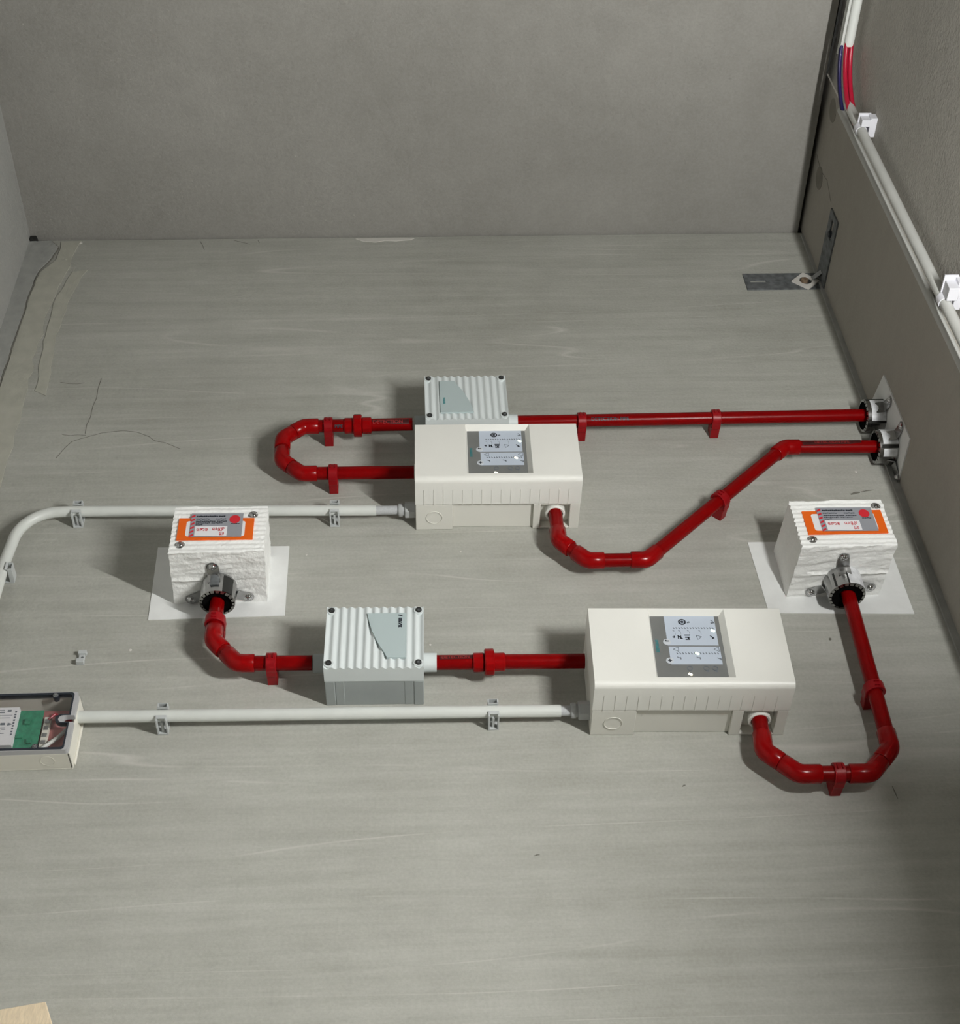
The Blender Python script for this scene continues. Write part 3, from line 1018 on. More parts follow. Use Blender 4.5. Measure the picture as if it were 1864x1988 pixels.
def seal_label(t, x0, z0, w, h, skew, gx0, gw, gz0, gh, gskew):
    """orange card with a white field; silver sticker lies over it. Local coordinates of the block."""
    y0 = -0.1497

    def q(x, z, a=0.0):
        return (x, z + a * (x - x0))
    card = MB().prism_xz([q(x0, z0, skew), q(x0 + w, z0, skew), q(x0 + w, z0 + h, skew), q(x0, z0 + h, skew)], -0.1470, y0).build('label_card', M_ORANGE, t)
    rr = []
    ax0, ax1, az0, az1, rad = x0 + 0.016, x0 + w - 0.017, z0 + 0.009, z0 + h - 0.009, 0.005
    for (cx_, cz, a0) in ((ax1 - rad, az1 - rad, 0), (ax0 + rad, az1 - rad, 90), (ax0 + rad, az0 + rad, 180), (ax1 - rad, az0 + rad, 270)):
        for k in range(5):
            a = R(a0 + k * 22.5)
            rr.append(q(cx_ + rad * math.cos(a), cz + rad * math.sin(a), skew))
    MB().prism_xz(rr, y0 + 0.0005, y0 - 0.0003).build('label_field', M_PAPER, card)
    ys = y0 - 0.0012

    def g(u, v):
        return (gx0 + u * gw, gz0 + (1 - v) * gh + gskew * u * gw)

    def rect(mb, u0, v0, u1, v1, y):
        a, b, c, d = g(u0, v1), g(u1, v1), g(u1, v0), g(u0, v0)
        mb.prism_xz([a, b, c, d], y + 0.0003, y)
        return mb
    rect(MB(), 0, 0, 1, 1, ys).build('sticker', M_SILVERL, card)
    pr = MB()
    for (v, segs_, hh) in ((0.13, ((0.10, 0.52), (0.53, 0.66)), 0.050), (0.245, ((0.10, 0.36), (0.48, 0.68)), 0.032), (0.345, ((0.10, 0.48), (0.50, 0.70)), 0.032),
                           (0.42, ((0.10, 0.38), (0.40, 0.62)), 0.030), (0.495, ((0.10, 0.24),), 0.030), (0.455, ((0.78, 0.95),), 0.03)):
        for (a, b) in segs_:
            nseg = max(2, int((b - a) / 0.035))
            for k in range(nseg):
                ua = a + (b - a) * k / nseg
                ub = a + (b - a) * (k + 0.86) / nseg
                dv = 0.006 * math.sin(k * 2.4)
                rect(pr, ua, v - hh / 2 + dv, ub, v + hh / 2 + dv, ys - 0.0004)
    pr.build('sticker_print', M_INK, card)['kind'] = 'stuff'
    hz = MB()
    for k in range(6):
        v0 = 0.02 + k * 0.165
        a, b, c, d = g(0.005, v0 + 0.10), g(0.075, v0 + 0.03), g(0.075, v0 + 0.11), g(0.005, v0 + 0.165)
        hz.prism_xz([a, b, c, d], ys - 0.0001, ys - 0.0004)
    hz.build('sticker_mark', M_REDP, card)['kind'] = 'stuff'
    hz = MB()
    cx_, cz = g(0.845, 0.26)
    hz.prism_xz([(cx_ + math.cos(2 * math.pi * k / 26) * 0.0108, cz + math.sin(2 * math.pi * k / 26) * 0.0118) for k in range(26)], ys - 0.0001, ys - 0.0004)
    hz.build('sticker_disc', M_REDP, card)
    rect(MB(), 0.10, 0.555, 0.715, 0.965, ys - 0.0003).build('sticker_field', M_PAPER, card)
    hw = MB()
    yk = ys - 0.0008
    # red felt-pen strokes: a row of looped figures and a shorter second line
    for (u0, n_, v0, am) in ((0.15, 7, 0.70, 0.055), (0.45, 3, 0.68, 0.05), (0.56, 4, 0.69, 0.075), (0.59, 3, 0.88, 0.06)):
        for k in range(n_):
            uc = u0 + 0.030 * k
            ring_ = []
            for s_ in range(9):
                a = s_ / 8 * (5.2 if k % 2 == 0 else 3.4) + 0.9 * k
                ring_.append(g(uc + 0.011 * math.cos(a), v0 + am * math.sin(a)))
            for p0, p1 in zip(ring_[:-1], ring_[1:]):
                hw.strap((p0[0], yk, p0[1]), (p1[0], yk, p1[1]), Vector((p1[0] - p0[0], 0, p1[1] - p0[1])).cross(Vector((0, 1, 0))), 0.0009, 0.0002)
    hw.build('handwriting', M_REDP, card)['kind'] = 'stuff'
    return card


GS = 'white coated fire-stop blocks'
LB = (-0.4865, 0.0, 3.6265)
tl = seal_block(LB, 0.187, 0.1285, 'left white coated fire-stop block with an orange label', 1.3, 0.006)
seal_label(tl, 0.0185, 0.0335, 0.150, 0.0615, -0.02, 0.0425, 0.1035, 0.0395, 0.0675, -0.02)
for (x, z) in ((0.1650, 0.1035), (0.0265, 0.0210)):
    screw(MB(), (x, -0.1465, z), (0, -1, 0), 0.0098).build('screw', M_CHROME, tl)
RB = (0.766, 0.0, 3.606)
tr = seal_block(RB, 0.1930, 0.1330, 'right white coated fire-stop block with an orange label', 6.7, 0.0085)
seal_label(tr, 0.0280, 0.0335, 0.1630, 0.0665, 0.0, 0.0580, 0.1140, 0.0400, 0.0690, -0.02)
for (x, z) in ((0.1850, 0.1135), (0.0330, 0.0205)):
    screw(MB(), (x, -0.1465, z), (0, -1, 0), 0.0100).build('screw', M_CHROME, tr)
# painted white rectangles on the wall behind the blocks
p = MB().prism_xz([(-0.5345, 3.583), (-0.2615, 3.5865), (-0.2620, 3.786), (-0.5385, 3.790)], 0.0, -0.0018).build('white_backing_plate', M_WPAINT)
tag(p, 'white rectangle on the wall behind the left fire-stop block', 'plate', 'white rectangles behind the fire-stop blocks')
p = MB().prism_xz([(0.722, 3.563), (1.020, 3.552), (1.019, 3.765), (0.716, 3.769)], 0.0, -0.0018).build('white_backing_plate', M_WPAINT)
tag(p, 'white rectangle on the wall behind the right fire-stop block', 'plate', 'white rectangles behind the fire-stop blocks')


# ================================================================== PIPE COLLARS
def collar(centre, axis, length, r, screws, label, plates, dark=False):
    """sheet steel sleeve with black lining, folded teeth and screwed tabs. axis points away from the surface."""
    c = Vector(centre)
    ax = Vector(axis).normalized()
    t = thing('pipe_collar', c, label, 'pipe collar', 'steel pipe collars')
    MB().lathe((0, 0, 0), ax, [(0.0, r - 0.002), (0.0, r), (length, r), (length, r - 0.002)], 40, close=True).build('sleeve', M_COLLAR, t)
    MB().lathe((0, 0, 0), ax, [(0.001, PR + 0.0015), (0.001, r - 0.0022), (length - 0.001, r - 0.0022), (length - 0.003, PR + 0.0015)], 36, close=True).build('lining', M_BLACK, t)
    up = Vector((0, 0, 1)) if abs(ax.z) < 0.9 else Vector((0, -1, 0))
    s = ax.cross(up).normalized()
    u = s.cross(ax)
    teeth = MB()
    nt_ = 20
    for k in range(nt_):
        a0 = 2 * math.pi * k / nt_
        a1 = a0 + 2 * math.pi / nt_ * 0.72

        def pt(a, rr_, l):
            return ax * l + (s * math.cos(a) + u * math.sin(a)) * rr_
        q0 = [pt(a0, r, length), pt(a1, r, length), pt(a1, r - 0.006, length + 0.0016), pt(a0, r - 0.006, length + 0.0016)]
        teeth.hexa(q0, [p_ - ax * 0.0008 for p_ in q0])
    teeth.build('folded_teeth', M_COLLAR, t)['kind'] = 'stuff'
    for sp in screws:
        sp = Vector(sp) - c
        h = sp - ax * sp.dot(ax)
        hd = h.normalized()
        side = hd.cross(ax)
        mb = MB()
        mb.strap(hd * (r - 0.001) + ax * 0.024, hd * (r + 0.003) + ax * 0.006, side, 0.026, 0.0016)
        mb.strap(hd * (r + 0.002) + ax * 0.0065, h - hd * 0.002 + ax * 0.0016, side, 0.024, 0.0016)
        mb.lathe(h + ax * 0.0008, ax, [(0, 0.012), (0.0016, 0.012)], 20)
        tb = mb.build('tab', M_COLLAR, t)
        screw(MB(), h + ax * 0.0020, ax, 0.0092).build('screw', M_CHROME, tb)
    for (a0, a1, l0, l1, m_, off) in plates:
        mb = MB()
        N = 10
        V = []
        for l in (l0, l1):
            for rr_ in (r + 0.0004, r + off):
                for k in range(N + 1):
                    a = R(a0 + (a1 - a0) * k / N)
                    V.append(ax * (l * length) + (s * math.cos(a) + u * math.sin(a)) * rr_)
        n1 = N + 1
        F = []
        for k in range(N):
            F += [(n1 + k, n1 + k + 1, 3 * n1 + k + 1, 3 * n1 + k), (k, 2 * n1 + k, 2 * n1 + k + 1, k + 1), (k, k + 1, n1 + k + 1, n1 + k), (2 * n1 + k, 3 * n1 + k, 3 * n1 + k + 1, 2 * n1 + k + 1)]
        F += [(0, n1, 3 * n1, 2 * n1), (N, 2 * n1 + N, 3 * n1 + N, n1 + N)]
        mb.add(V, F).build('sleeve_strip' if m_ is not M_STEELD else 'buckle_strap', m_, t)  # white strips are labels, near-black ones only darken part of the sleeve
    return t


M_WLAB = mat('white foil label', (0.66, 0.67, 0.69), 0.5, var=0.22, vscale=70)
cl = collar((-0.391, -0.052, 3.627), (0, 0, -1), 0.049, 0.0355, [(-0.399, -0.106, 3.627), (-0.451, -0.014, 3.627), (-0.336, -0.018, 3.627)],
            'steel collar on the underside of the left white block', [(72, 100, 0.05, 0.72, M_STEELD, 0.0035), (112, 148, 0.12, 0.98, M_DARK, 0.0012)])
cr = collar((0.872, -0.052, 3.607), (0, 0, -1), 0.049, 0.0375, [(0.864, -0.116, 3.607), (0.815, -0.016, 3.607), (0.936, -0.026, 3.607)],
            'steel collar on the underside of the right white block', [(90, 160, 0.04, 0.98, M_WLAB, 0.0012), (86, 90, 0.0, 0.98, M_DARK, 0.0012), (44, 50, 0.25, 0.95, M_DARK, 0.0008)])
cu = collar((XR - 0.003, PY, 4.130), (-1, 0, 0), 0.043, 0.0380, [(XR - 0.003, -0.112, 4.104), (XR - 0.003, -0.012, 4.182)],
            'upper steel collar where the long red pipe enters the right wall', [(-196, -112, 0.04, 0.80, M_WLAB, 0.0012), (-206, -198, 0.0, 0.95, M_DARK, 0.0010), (-110, -102, 0.0, 0.95, M_DARK, 0.0010)])
cw = collar((XR - 0.003, PY, 4.020), (-1, 0, 0), 0.043, 0.0380, [(XR - 0.003, -0.116, 4.008), (XR - 0.003, -0.012, 3.956)],
            'lower steel collar where the diagonal red pipe enters the right wall', [(-215, -140, 0.04, 0.84, M_WLAB, 0.0012), (-138, -126, 0.04, 0.9, M_DARK, 0.0010), (-124, -96, 0.1, 0.8, M_WLAB, 0.0012)])
wp = MB()
pts = [(-0.128, 4.180), (-0.004, 4.215), (-0.004, 3.948), (-0.128, 3.952)]
wp.hexa([(XR - 0.003, y, z) for y, z in pts], [(XR + 0.0, y, z) for y, z in pts])
tag(wp.build('white_backing_plate', M_WPAINT), 'white plate on the right wall behind the two pipe collars', 'plate')

# ================================================================== CONDUITS
CR = 0.0118
CY = -0.030
cx0 = thing('cable_conduit', (-0.845, CY, 3.36), 'white conduit with a bend at the left running to the upper detector', 'conduit')
o = Vector((-0.845, CY, 3.36))
pts = [(-0.846, CY, 3.350), (-0.842, CY, 3.60), (-0.8405, CY, 3.72), (-0.835, CY, 3.785)]
c = Vector((-0.835 + 0.082, CY, 3.785))
for k in range(1, 13):
    a = math.pi - k / 12 * math.pi / 2 * 1.0
    pts.append((c.x + 0.082 * math.cos(a), CY, c.z + 0.0905 * math.sin(a)))
pts += [(-0.715, CY, 3.8765), (-0.50, CY, 3.8715), (-0.167, CY, 3.8635), (-0.078, CY, 3.8615)]
MB().sweep(pts, CR, 24).build('tube', M_COND, cx0, origin=o)
MB().sweep([(-0.080, CY, 3.8615), (-0.024, CY, 3.861)], 0.0098, 20).build('sleeve', M_FLEX, cx0, origin=o)
cx1 = thing('cable_conduit', (-0.64, CY, 3.316), 'straight white conduit from the clear covered box to the lower detector', 'conduit')
o = Vector((-0.64, CY, 3.316))
MB().sweep([(-0.640, CY, 3.3165), (-0.472, CY, 3.3135), (0.144, CY, 3.3035), (0.271, CY, 3.301)], CR, 24).build('tube', M_COND, cx1, origin=o)
MB().sweep([(0.268, CY, 3.301), (0.292, CY, 3.3008)], 0.0098, 20).build('sleeve', M_FLEX, cx1, origin=o)


def gland(loc, label):
    t = thing('cable_gland', loc, label, 'cable gland', 'grey cable glands on the detectors')
    MB().lathe((0.0, 0, 0), (1, 0, 0), [(0, 0.0102), (0, 0.0135), (0.003, 0.0150), (0.009, 0.0150), (0.009, 0.0102)], 28, close=True).build('dome_nut', M_GLAND, t)
    MB().lathe((0.009, 0, 0), (1, 0, 0), [(0, 0.0125), (0.005, 0.0125)], 24).build('thread', M_GLAND, t)
    MB().lathe((0.0135, 0, 0), (1, 0, 0), [(0, 0.0172), (0.0015, 0.0185), (0.023, 0.0185)], 6).build('hex_body', M_GLAND, t, bevel=0.001)
    return t


gland((0.2895, CY, 3.3008), 'grey cable gland at the left side of the lower detector')
gland((-0.030, CY, 3.861), 'grey cable gland at the left side of the upper detector')

# conduit clips (local: conduit axis along x, wall at y=0)
cc0 = bpy.data.objects.new('conduit_clip', None)
COL.objects.link(cc0)
MB().box(-0.010, 0.010, -0.0035, 0.0, -0.021, 0.021).build('base', M_CLIP, cc0, bevel=0.0006)
for s in (-1, 1):
    j = MB()
    za, zb = (-0.0210, -0.0122) if s < 0 else (0.0122, 0.0205)
    for fx in (-0.0088, 0.0088):
        j.hexa([(fx - 0.0015, 0.0, za), (fx + 0.0015, 0.0, za), (fx + 0.0015, 0.0, zb), (fx - 0.0015, 0.0, zb)],
               [(fx - 0.0015, -0.041, za + 0.001), (fx + 0.0015, -0.041, za + 0.001), (fx + 0.0015, -0.041, zb), (fx - 0.0015, -0.041, zb)])
    if s < 0:
        j.box(-0.0088, 0.0088, -0.0415, -0.0395, -0.0150, zb)
        j.box(-0.0022, 0.0022, -0.030, -0.002, -0.0165, zb)
    else:
        j.box(-0.0100, 0.0100, -0.0410, -0.004, zb, zb + 0.0014)
        j.box(-0.0088, 0.0088, -0.012, -0.004, za, zb)
    # hook over the front of the tube
    zh = s * 0.0085
    j.hexa([(-0.0100, -0.0405, s * 0.0128), (0.0100, -0.0405, s * 0.0128), (0.0100, -0.0375, s * 0.0130), (-0.0100, -0.0375, s * 0.0130)],
           [(-0.0100, -0.0432, zh), (0.0100, -0.0432, zh), (0.0100, -0.0395, zh), (-0.0100, -0.0395, zh)])
    j.build('jaw', M_CLIP, cc0, bevel=0.0004)
CC = [(-0.715, 3.8765, 0, 'grey conduit clip beside the bend of the upper conduit'), (-0.167, 3.8635, 0, 'grey conduit clip on the upper conduit near the upper detector'),
      (-0.8405, 3.705, 90, 'grey conduit clip on the vertical conduit at the left edge'), (-0.472, 3.3135, 0, 'grey conduit clip on the lower conduit near the clear covered box'),
      (0.144, 3.3035, 0, 'grey conduit clip on the lower conduit near the lower detector')]
for i, (x, z, a, lb) in enumerate(CC):
    q_ = cc0 if i == 0 else copy_tree(cc0)
    q_.location = (x, 0, z)
    q_.rotation_euler = (0, R(a), 0)
    tag(q_, lb, 'conduit clip', 'grey conduit clips on the back wall')

# small spare clip base left on the wall
sp = thing('wall_plug', (-0.651, 0, 3.485), 'small broken white clip base alone on the wall', 'wall plug')
MB().box(-0.0075, 0.0085, -0.010, 0.0, 0.006, 0.015).build('upper_lug', M_CLIP, sp, bevel=0.001)
MB().box(-0.0085, 0.0070, -0.011, 0.0, -0.017, -0.007).build('lower_lug', M_CLIP, sp, bevel=0.001)
MB().box(-0.0055, 0.0060, -0.006, 0.0, -0.0075, 0.0065).build('web', M_CLIP, sp, bevel=0.0008)
MB().lathe((0.002, -0.006, -0.002), (0, -1, 0), [(0, 0.003), (0.001, 0.002)], 12).build('screw', M_STEELD, sp)

# ================================================================== CLEAR COVERED JUNCTION BOX
JX0, JX1, JZ0, JZ1, JD = -0.93, -0.6265, 3.2195, 3.3535, 0.058
jb = thing('junction_box', (JX1, 0, JZ0), 'ivory junction box with a clear cover at the left edge', 'junction box')
o = Vector((JX1, 0, JZ0))
wl = 0.003
b = MB()
b.box(JX0, JX1, -0.003, 0.0, JZ0, JZ1)
b.box(JX0, JX0 + wl, -0.046, -0.003, JZ0, JZ1)
b.box(JX1 - wl, JX1, -0.046, -0.003, JZ0, JZ1)
b.box(JX0, JX1, -0.046, -0.003, JZ0, JZ0 + wl)
b.box(JX0, JX1, -0.046, -0.003, JZ1 - wl, JZ1)
bs = b.build('base', M_JB, jb, origin=o, bevel=0.0008)
MB().lathe((-0.668 - o.x, -0.026, 0.0002), (0, 0, -1), [(0, 0.0125), (0.0006, 0.0125), (0.0006, 0.0132), (0, 0.0132)], 30, close=True).build('knockout_ring', M_JB, bs)
MB().lathe((-0.642 - o.x, -0.022, JZ1 - o.z - 0.001), (0, 0, 1), [(0, 0.0135), (0.005, 0.0135), (0.0075, 0.011), (0.0075, 0.0)], 24).build('blanking_plug', M_COND, bs)
# cover rim with a notch at the right, gasket, clear pane
NZ, NR = 3.2905, 0.0075


def outline(inset, ix=None):
    x1 = JX1 - (inset if ix is None else ix)
    z0, z1 = JZ0 + inset, JZ1 - inset
    x0 = JX0 + inset
    rad = 0.006
    pts_ = [(x0, z0), (x1 - rad, z0)]
    for k in range(1, 5):
        a = -math.pi / 2 + k / 4 * math.pi / 2
        pts_.append((x1 - rad + rad * math.cos(a), z0 + rad + rad * math.sin(a)))
    return pts_, x1, z1, rad, x0


def outline_full(inset, notch, ix=None):
    pts_, x1, z1, rad, x0 = outline(inset, ix)
    if notch:
        nr_ = NR + inset * 0.5
        xd = x1 - 0.013
        pts_ += [(x1, NZ - nr_)]
        for k in range(0, 9):
            a = -math.pi / 2 - k / 8 * math.pi
            pts_.append((xd + nr_ * math.cos(a), NZ + nr_ * math.sin(a)))
        pts_ += [(x1, NZ + nr_)]
    for k in range(0, 5):
        a = k / 4 * math.pi / 2
        pts_.append((x1 - rad + rad * math.cos(a), z1 - rad + rad * math.sin(a)))
    pts_ += [(x0, z1)]
    return pts_


def frame_between(outer, inner, y0, y1):
    mb = MB()
    n_ = len(outer)
    V = [(x, y0, z) for x, z in outer] + [(x, y0, z) for x, z in inner] + [(x, y1, z) for x, z in outer] + [(x, y1, z) for x, z in inner]
    F = []
    for i in range(n_):
        j_ = (i + 1) % n_
        F += [(i, j_, n_ + j_, n_ + i), (2 * n_ + i, 3 * n_ + i, 3 * n_ + j_, 2 * n_ + j_), (i, 2 * n_ + i, 2 * n_ + j_, j_), (n_ + i, n_ + j_, 3 * n_ + j_, 3 * n_ + i)]
    return mb.add(V, F)


cover = frame_between(outline_full(0.0, True), outline_full(0.0045, True, 0.0085), -0.046, -JD).build('cover_rim', M_JBG, jb, origin=o)
frame_between(outline_full(0.0012, True, 0.0072), outline_full(0.0062, True, 0.0102), -0.050, -JD - 0.0006).build('gasket', M_INK, cover, origin=o)
MB().prism_xz(outline_full(0.0058, True, 0.0098), -JD + 0.0035, -JD + 0.0010).build('clear_pane', M_CLEAR, cover, origin=o)
for (x, z) in ((-0.668, JZ1 - 0.008), (-0.686, JZ0 + 0.0085)):
    sx_ = MB().lathe((x, -JD + 0.012, z), (0, -1, 0), [(0, 0.0055), (0.0125, 0.0062), (0.0125, 0.0)], 20)
    q_ = sx_.build('screw_post', M_INK, cover, origin=o)
    screw(MB(), (x, -JD - 0.0006, z), (0, -1, 0), 0.0048).build('cover_screw', M_STEEL, cover, origin=o)
# inside: maroon carrier, circuit board, white data plate, wires
MB().box(JX0 + 0.006, JX1 - 0.006, -0.030, -0.024, JZ0 + 0.005, JZ1 - 0.022).build('carrier', M_MAROON, jb, origin=o)
pc = MB().box(-0.745, -0.690, -0.038, -0.034, JZ0 + 0.006, JZ1 - 0.026).build('circuit_board', M_PCB, jb, origin=o)
for k, (x, z, w, h) in enumerate(((-0.715, 3.30, 0.010, 0.012), (-0.725, 3.27, 0.012, 0.016), (-0.705, 3.255, 0.008, 0.010))):
    MB().box(x - w / 2, x + w / 2, -0.042, -0.038, z - h / 2, z + h / 2).build('component', M_PCB, pc, origin=o)
MB().box(-0.686, -0.674, -0.037, -0.030, 3.240, 3.312).build('terminal_strip', M_JB, jb, origin=o)
for k in range(4):
    MB().box(-0.684, -0.676, -0.0385, -0.0365, 3.250 + 0.016 * k, 3.258 + 0.016 * k).build('terminal', M_STEEL, jb, origin=o)
MB().sweep([(-0.640, -0.036, 3.285), (-0.655, -0.038, 3.262), (-0.672, -0.040, 3.244), (-0.686, -0.040, 3.230)], 0.0038, 10).build('wire', M_COND, jb, origin=o)
MB().sweep([(-0.636, -0.034, 3.304), (-0.655, -0.036, 3.312), (-0.668, -0.038, 3.318), (-0.678, -0.038, 3.305)], 0.0024, 10).build('wire', M_CABRED, jb, origin=o)
dp = MB().box(JX0 + 0.02, -0.732, -0.050, -0.039, JZ0 + 0.020, JZ1 - 0.027).build('data_plate', M_PAPER, jb, origin=o)
dk = MB()
yk = -0.0504
for k, (x0_, x1_, z_, h_) in enumerate(((-0.775, -0.758, 3.3195, 0.0018), (-0.779, -0.757, 3.3150, 0.0026), (-0.7525, -0.7455, 3.3185, 0.0040), (-0.790, -0.742, 3.3080, 0.0007), (-0.768, -0.745, 3.3020, 0.0008),
                                        (-0.7600, -0.7520, 3.2880, 0.0050), (-0.790, -0.768, 3.2840, 0.0012), (-0.772, -0.750, 3.2790, 0.0016), (-0.790, -0.760, 3.2740, 0.0026), (-0.756, -0.749, 3.2755, 0.0012), (-0.790, -0.750, 3.2660, 0.0008))):
    dk.box(x0_, x1_, yk, yk + 0.0005, z_ - h_ / 2, z_ + h_ / 2)
for k in range(9):
    dk.box(-0.7385, -0.7350, yk, yk + 0.0005, 3.262 + 0.0065 * k, 3.2655 + 0.0065 * k)
dk.add([(-0.747, yk - 0.0001, 3.2905), (-0.7375, yk - 0.0001, 3.2870), (-0.747, yk - 0.0001, 3.2835)], [(0, 1, 2)])
dk.build('plate_print', M_INKG, dp, origin=o)['kind'] = 'stuff'
# wall flange and light plastic showing behind the box at its right side
MB().box(JX1 - 0.001, JX1 + 0.004, -0.006, 0.0, 3.228, 3.348).build('mounting_flange', M_JB, jb, origin=o, bevel=0.002)

# ================================================================== CORNER BRACKET
br = thing('corner_bracket', (XR, 0, 4.745), 'galvanised steel angle bracket across the upper right corner', 'bracket')
o = Vector((XR, 0, 4.745))
b = MB()
z0, z1, th = 4.709, 4.781, 0.004
b.box(0.889, 0.903, -th, 0, z0, z1)
b.box(0.903, 0.945, -th, 0, 4.751, z1)
b.box(0.903, 0.945, -th, 0, z0, 4.741)
b.box(0.945, XR - 0.003, -th, 0, z0, z1)
arm = b.build('wall_arm', M_STEELD, br, origin=o)
MB().box(0.952, 1.02, -th - 0.0012, -th, 4.742, 4.7465).build('stamped_ridge', M_STEELD, arm, origin=o)
b = MB()
b.box(XR - th, XR, -0.205, -0.188, 4.703, 4.776)
b.box(XR - th, XR, -0.188, -0.135, 4.750, 4.776)
b.box(XR - th, XR, -0.188, -0.135, 4.703, 4.728)
b.box(XR - th, XR, -0.135, -0.001, 4.705, 4.778)
arm2 = b.build('side_arm', M_STEELD, br, origin=o)
MB().lathe((XR - 0.002, -0.150, 4.739), (-1, 0, 0), [(0, 0.010), (0.006, 0.010), (0.008, 0.007)], 6).build('bolt_head', M_INK, arm2, origin=o)
MB().hexa([(XR - 0.026, -0.004, 4.74), (XR - 0.004, -0.026, 4.74), (XR - 0.004, -0.030, 4.74), (XR - 0.030, -0.004, 4.74)],
          [(XR - 0.026, -0.004, 4.756), (XR - 0.004, -0.026, 4.756), (XR - 0.004, -0.030, 4.756), (XR - 0.030, -0.004, 4.756)]).build('gusset', M_STEEL, br, origin=o)
wsh = thing('square_washer', (1.049, -th, 4.740), 'pale square washer set on edge over the corner bracket', 'washer')
mb = MB()
hs = 0.0375
N = 28
V = []
for y in (-0.0045, 0.0):
    for k in range(N):
        a = 2 * math.pi * k / N
        ca, sa = math.cos(a), math.sin(a)
        q_ = hs / (abs(ca) + abs(sa))
        V.append((q_ * ca, y, q_ * sa))
    for k in range(N):
        a = 2 * math.pi * k / N
        V.append((0.0165 * math.cos(a), y, 0.0165 * math.sin(a)))
F = []
for k in range(N):
    k2 = (k + 1) % N
    F += [(k, k2, N + k2, N + k), (2 * N + k, 3 * N + k, 3 * N + k2, 2 * N + k2), (k, 2 * N + k, 2 * N + k2, k2), (N + k, N + k2, 3 * N + k2, 3 * N + k)]
mb.add(V, F).build('washer_plate', M_FLAKE, wsh)
MB().lathe((0, 0, 0), (0, -1, 0), [(0, 0.0160), (0.001, 0.0160), (0.001, 0.0)], 24).build('bore', M_DARK, wsh)
MB().lathe((-0.003, -0.001, 0.001), (0, -1, 0), [(0, 0.0115), (0.007, 0.0105), (0.009, 0.007), (0.009, 0)], 6).build('bolt', mat('rusty bolt', (0.20, 0.14, 0.09), 0.7, 0.2, var=0.4, vscale=90), wsh)

# ================================================================== CONDUITS AND CABLES ON THE RIGHT WALL
X1, X2 = 1.064, 1.081
def straight(name, p0, p1, r, m, label):
    t = thing(name, p0, label, 'conduit')
    MB().sweep([p0, p1], [r, r], 22).build('tube', m, t, origin=p0)
    d_ = (Vector(p1) - Vector(p0)).normalized()
    MB().lathe(Vector(p0) - d_ * 0.0006, d_, [(0, r * 0.84), (0, r * 1.0), (0.004, r * 1.01), (0.004, r * 0.84)], 22, close=True).build('cut_rim', m, t, origin=p0)
    return t
straight('cable_conduit', Vector((X1, -0.513, 4.738)), Vector((X1, -0.511, 0.6)), 0.0115, M_CONDG, 'vertical white conduit nearer the camera on the right wall')
straight('cable_conduit', Vector((X2, -0.447, 4.835)), Vector((X2, -0.436, 0.6)), 0.0088, M_CONDG, 'thin vertical conduit along the edge of the beige board')
straight('cable_conduit', Vector((X1, -0.622, 4.826)), Vector((X1, -3.2, 4.872)), 0.0118, M_COND, 'white conduit running under the ceiling above the red cables')
straight('cable_conduit', Vector((X2, -0.549, 4.934)), Vector((X2, -3.2, 4.953)), 0.0072, M_COND, 'thin white conduit high up next to the ceiling')


def bez(p0, p1, p2, p3, n_=14):
    p0, p1, p2, p3 = map(Vector, (p0, p1, p2, p3))
    return [p0 * (1 - t) ** 3 + p1 * 3 * t * (1 - t) ** 2 + p2 * 3 * t * t * (1 - t) + p3 * t ** 3 for t in [i / n_ for i in range(n_ + 1)]]


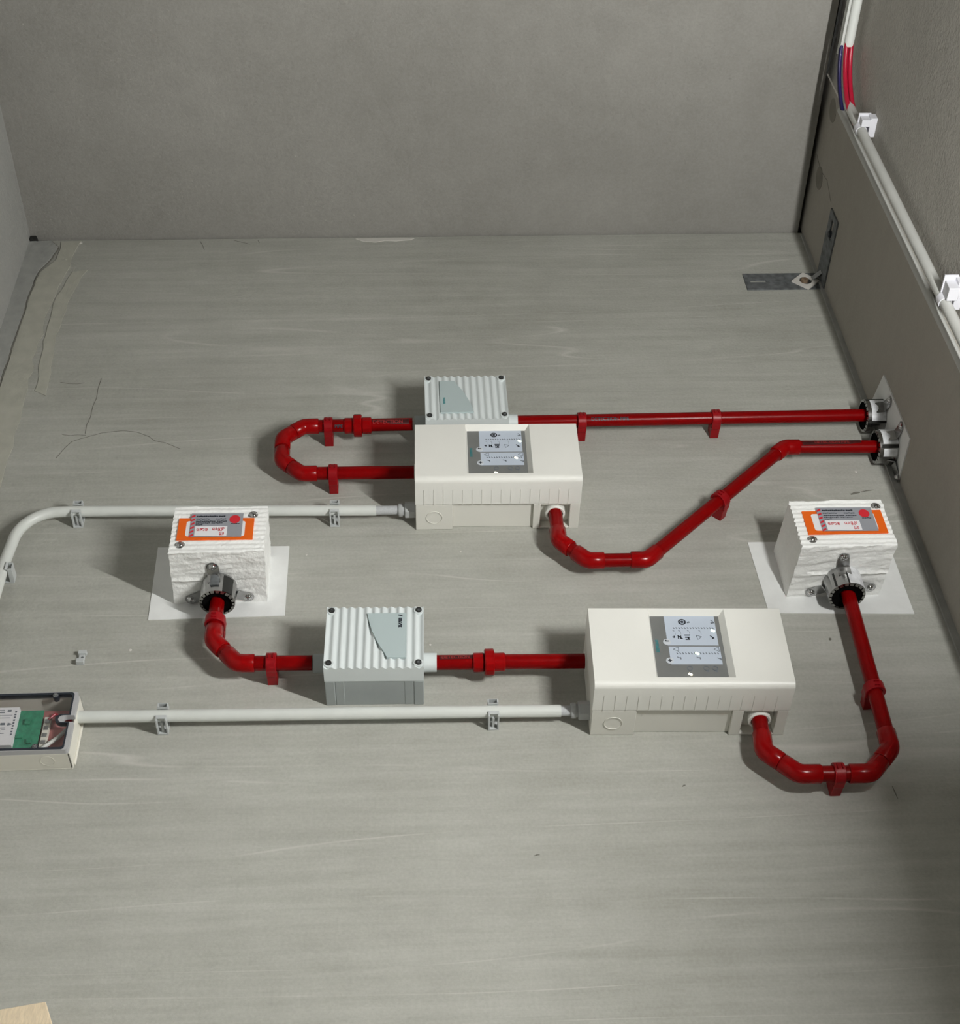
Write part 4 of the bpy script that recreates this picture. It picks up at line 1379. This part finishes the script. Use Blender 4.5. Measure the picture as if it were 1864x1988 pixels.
for s, lb in ((-1, 'red cable nearer the camera bridging the gap between two conduits'), (1, 'red cable nearer the board bridging the gap between two conduits')):
    xx = X1 - s * 0.0058
    q_ = MB().sweep(bez((xx, -0.655, 4.8266), (xx, -0.60, 4.829), (xx, -0.525, 4.775), (xx, -0.513, 4.70)), 0.0056, 14).build('power_cable', M_CABRED)
    tag(q_, lb, 'cable', 'red cables by the ceiling')
q_ = MB().sweep(bez((X2, -0.59, 4.934), (X2, -0.53, 4.931), (X2, -0.462, 4.885), (X2, -0.447, 4.80)), 0.0050, 14).build('power_cable', M_BLUE)
tag(q_, 'dark blue cable behind the red cables near the ceiling', 'cable')


def wall_clip(z, label, k):
    t = thing('conduit_clip', (XR, -0.512, z), label, 'conduit clip', 'white conduit clips on the right wall')
    MB().box(-0.012, 0.004, -0.012 - 0.022 * k, 0.014, -0.012, 0.012).build('foot', M_CLIPW, t, bevel=0.001)
    xo = X1 - XR
    MB().lathe((xo, 0, 0), (0, 0, 1), [(-0.010, 0.0119), (-0.010, 0.0136), (0.010, 0.0136), (0.010, 0.0119)], 24, close=True).build('saddle', M_CLIPW, t)
    MB().box(xo - 0.004, -0.010, -0.012 - 0.018 * k, -0.0130, -0.012 * k, 0.010).build('lug', M_CLIPW, t, bevel=0.0012)
    MB().box(xo - 0.007, -0.006, -0.012 - 0.024 * k, -0.0125, 0.010, 0.0145).build('lip', M_CLIPW, t, bevel=0.001)
    return t


wall_clip(4.617, 'white conduit clip on the vertical conduit below the ceiling', 1.0)
wall_clip(3.925, 'white conduit clip on the vertical conduit at the right edge', 1.7)

# ================================================================== TIMBER PLANK leaning in the lower left
T = Vector((-0.585, -0.05, 2.738))
ax = Vector((0.40, -0.16, -0.90)).normalized()
e = Vector((-0.068 / 0.0687, 0.0, -0.0105 / 0.0687)).normalized()
Tl = T + e * 0.17
L1, L2 = T.z / -ax.z, Tl.z / -ax.z
n_ = ax.cross(e)
if n_.y < 0:
    n_ = -n_
n_ = n_.normalized() * 0.024
A = [T, Tl, Tl + ax * L2, T + ax * L1]
B = [p_ + Vector((n_.x, n_.y, 0 if i > 1 else n_.z)) for i, p_ in enumerate(A)]
wd = MB().hexa(A, B).build('wooden_plank', M_WOOD, None, origin=(A[3].x, A[3].y, 0.0), bevel=0.002)
tag(wd, 'pale wooden plank corner at the lower left of the frame', 'plank')
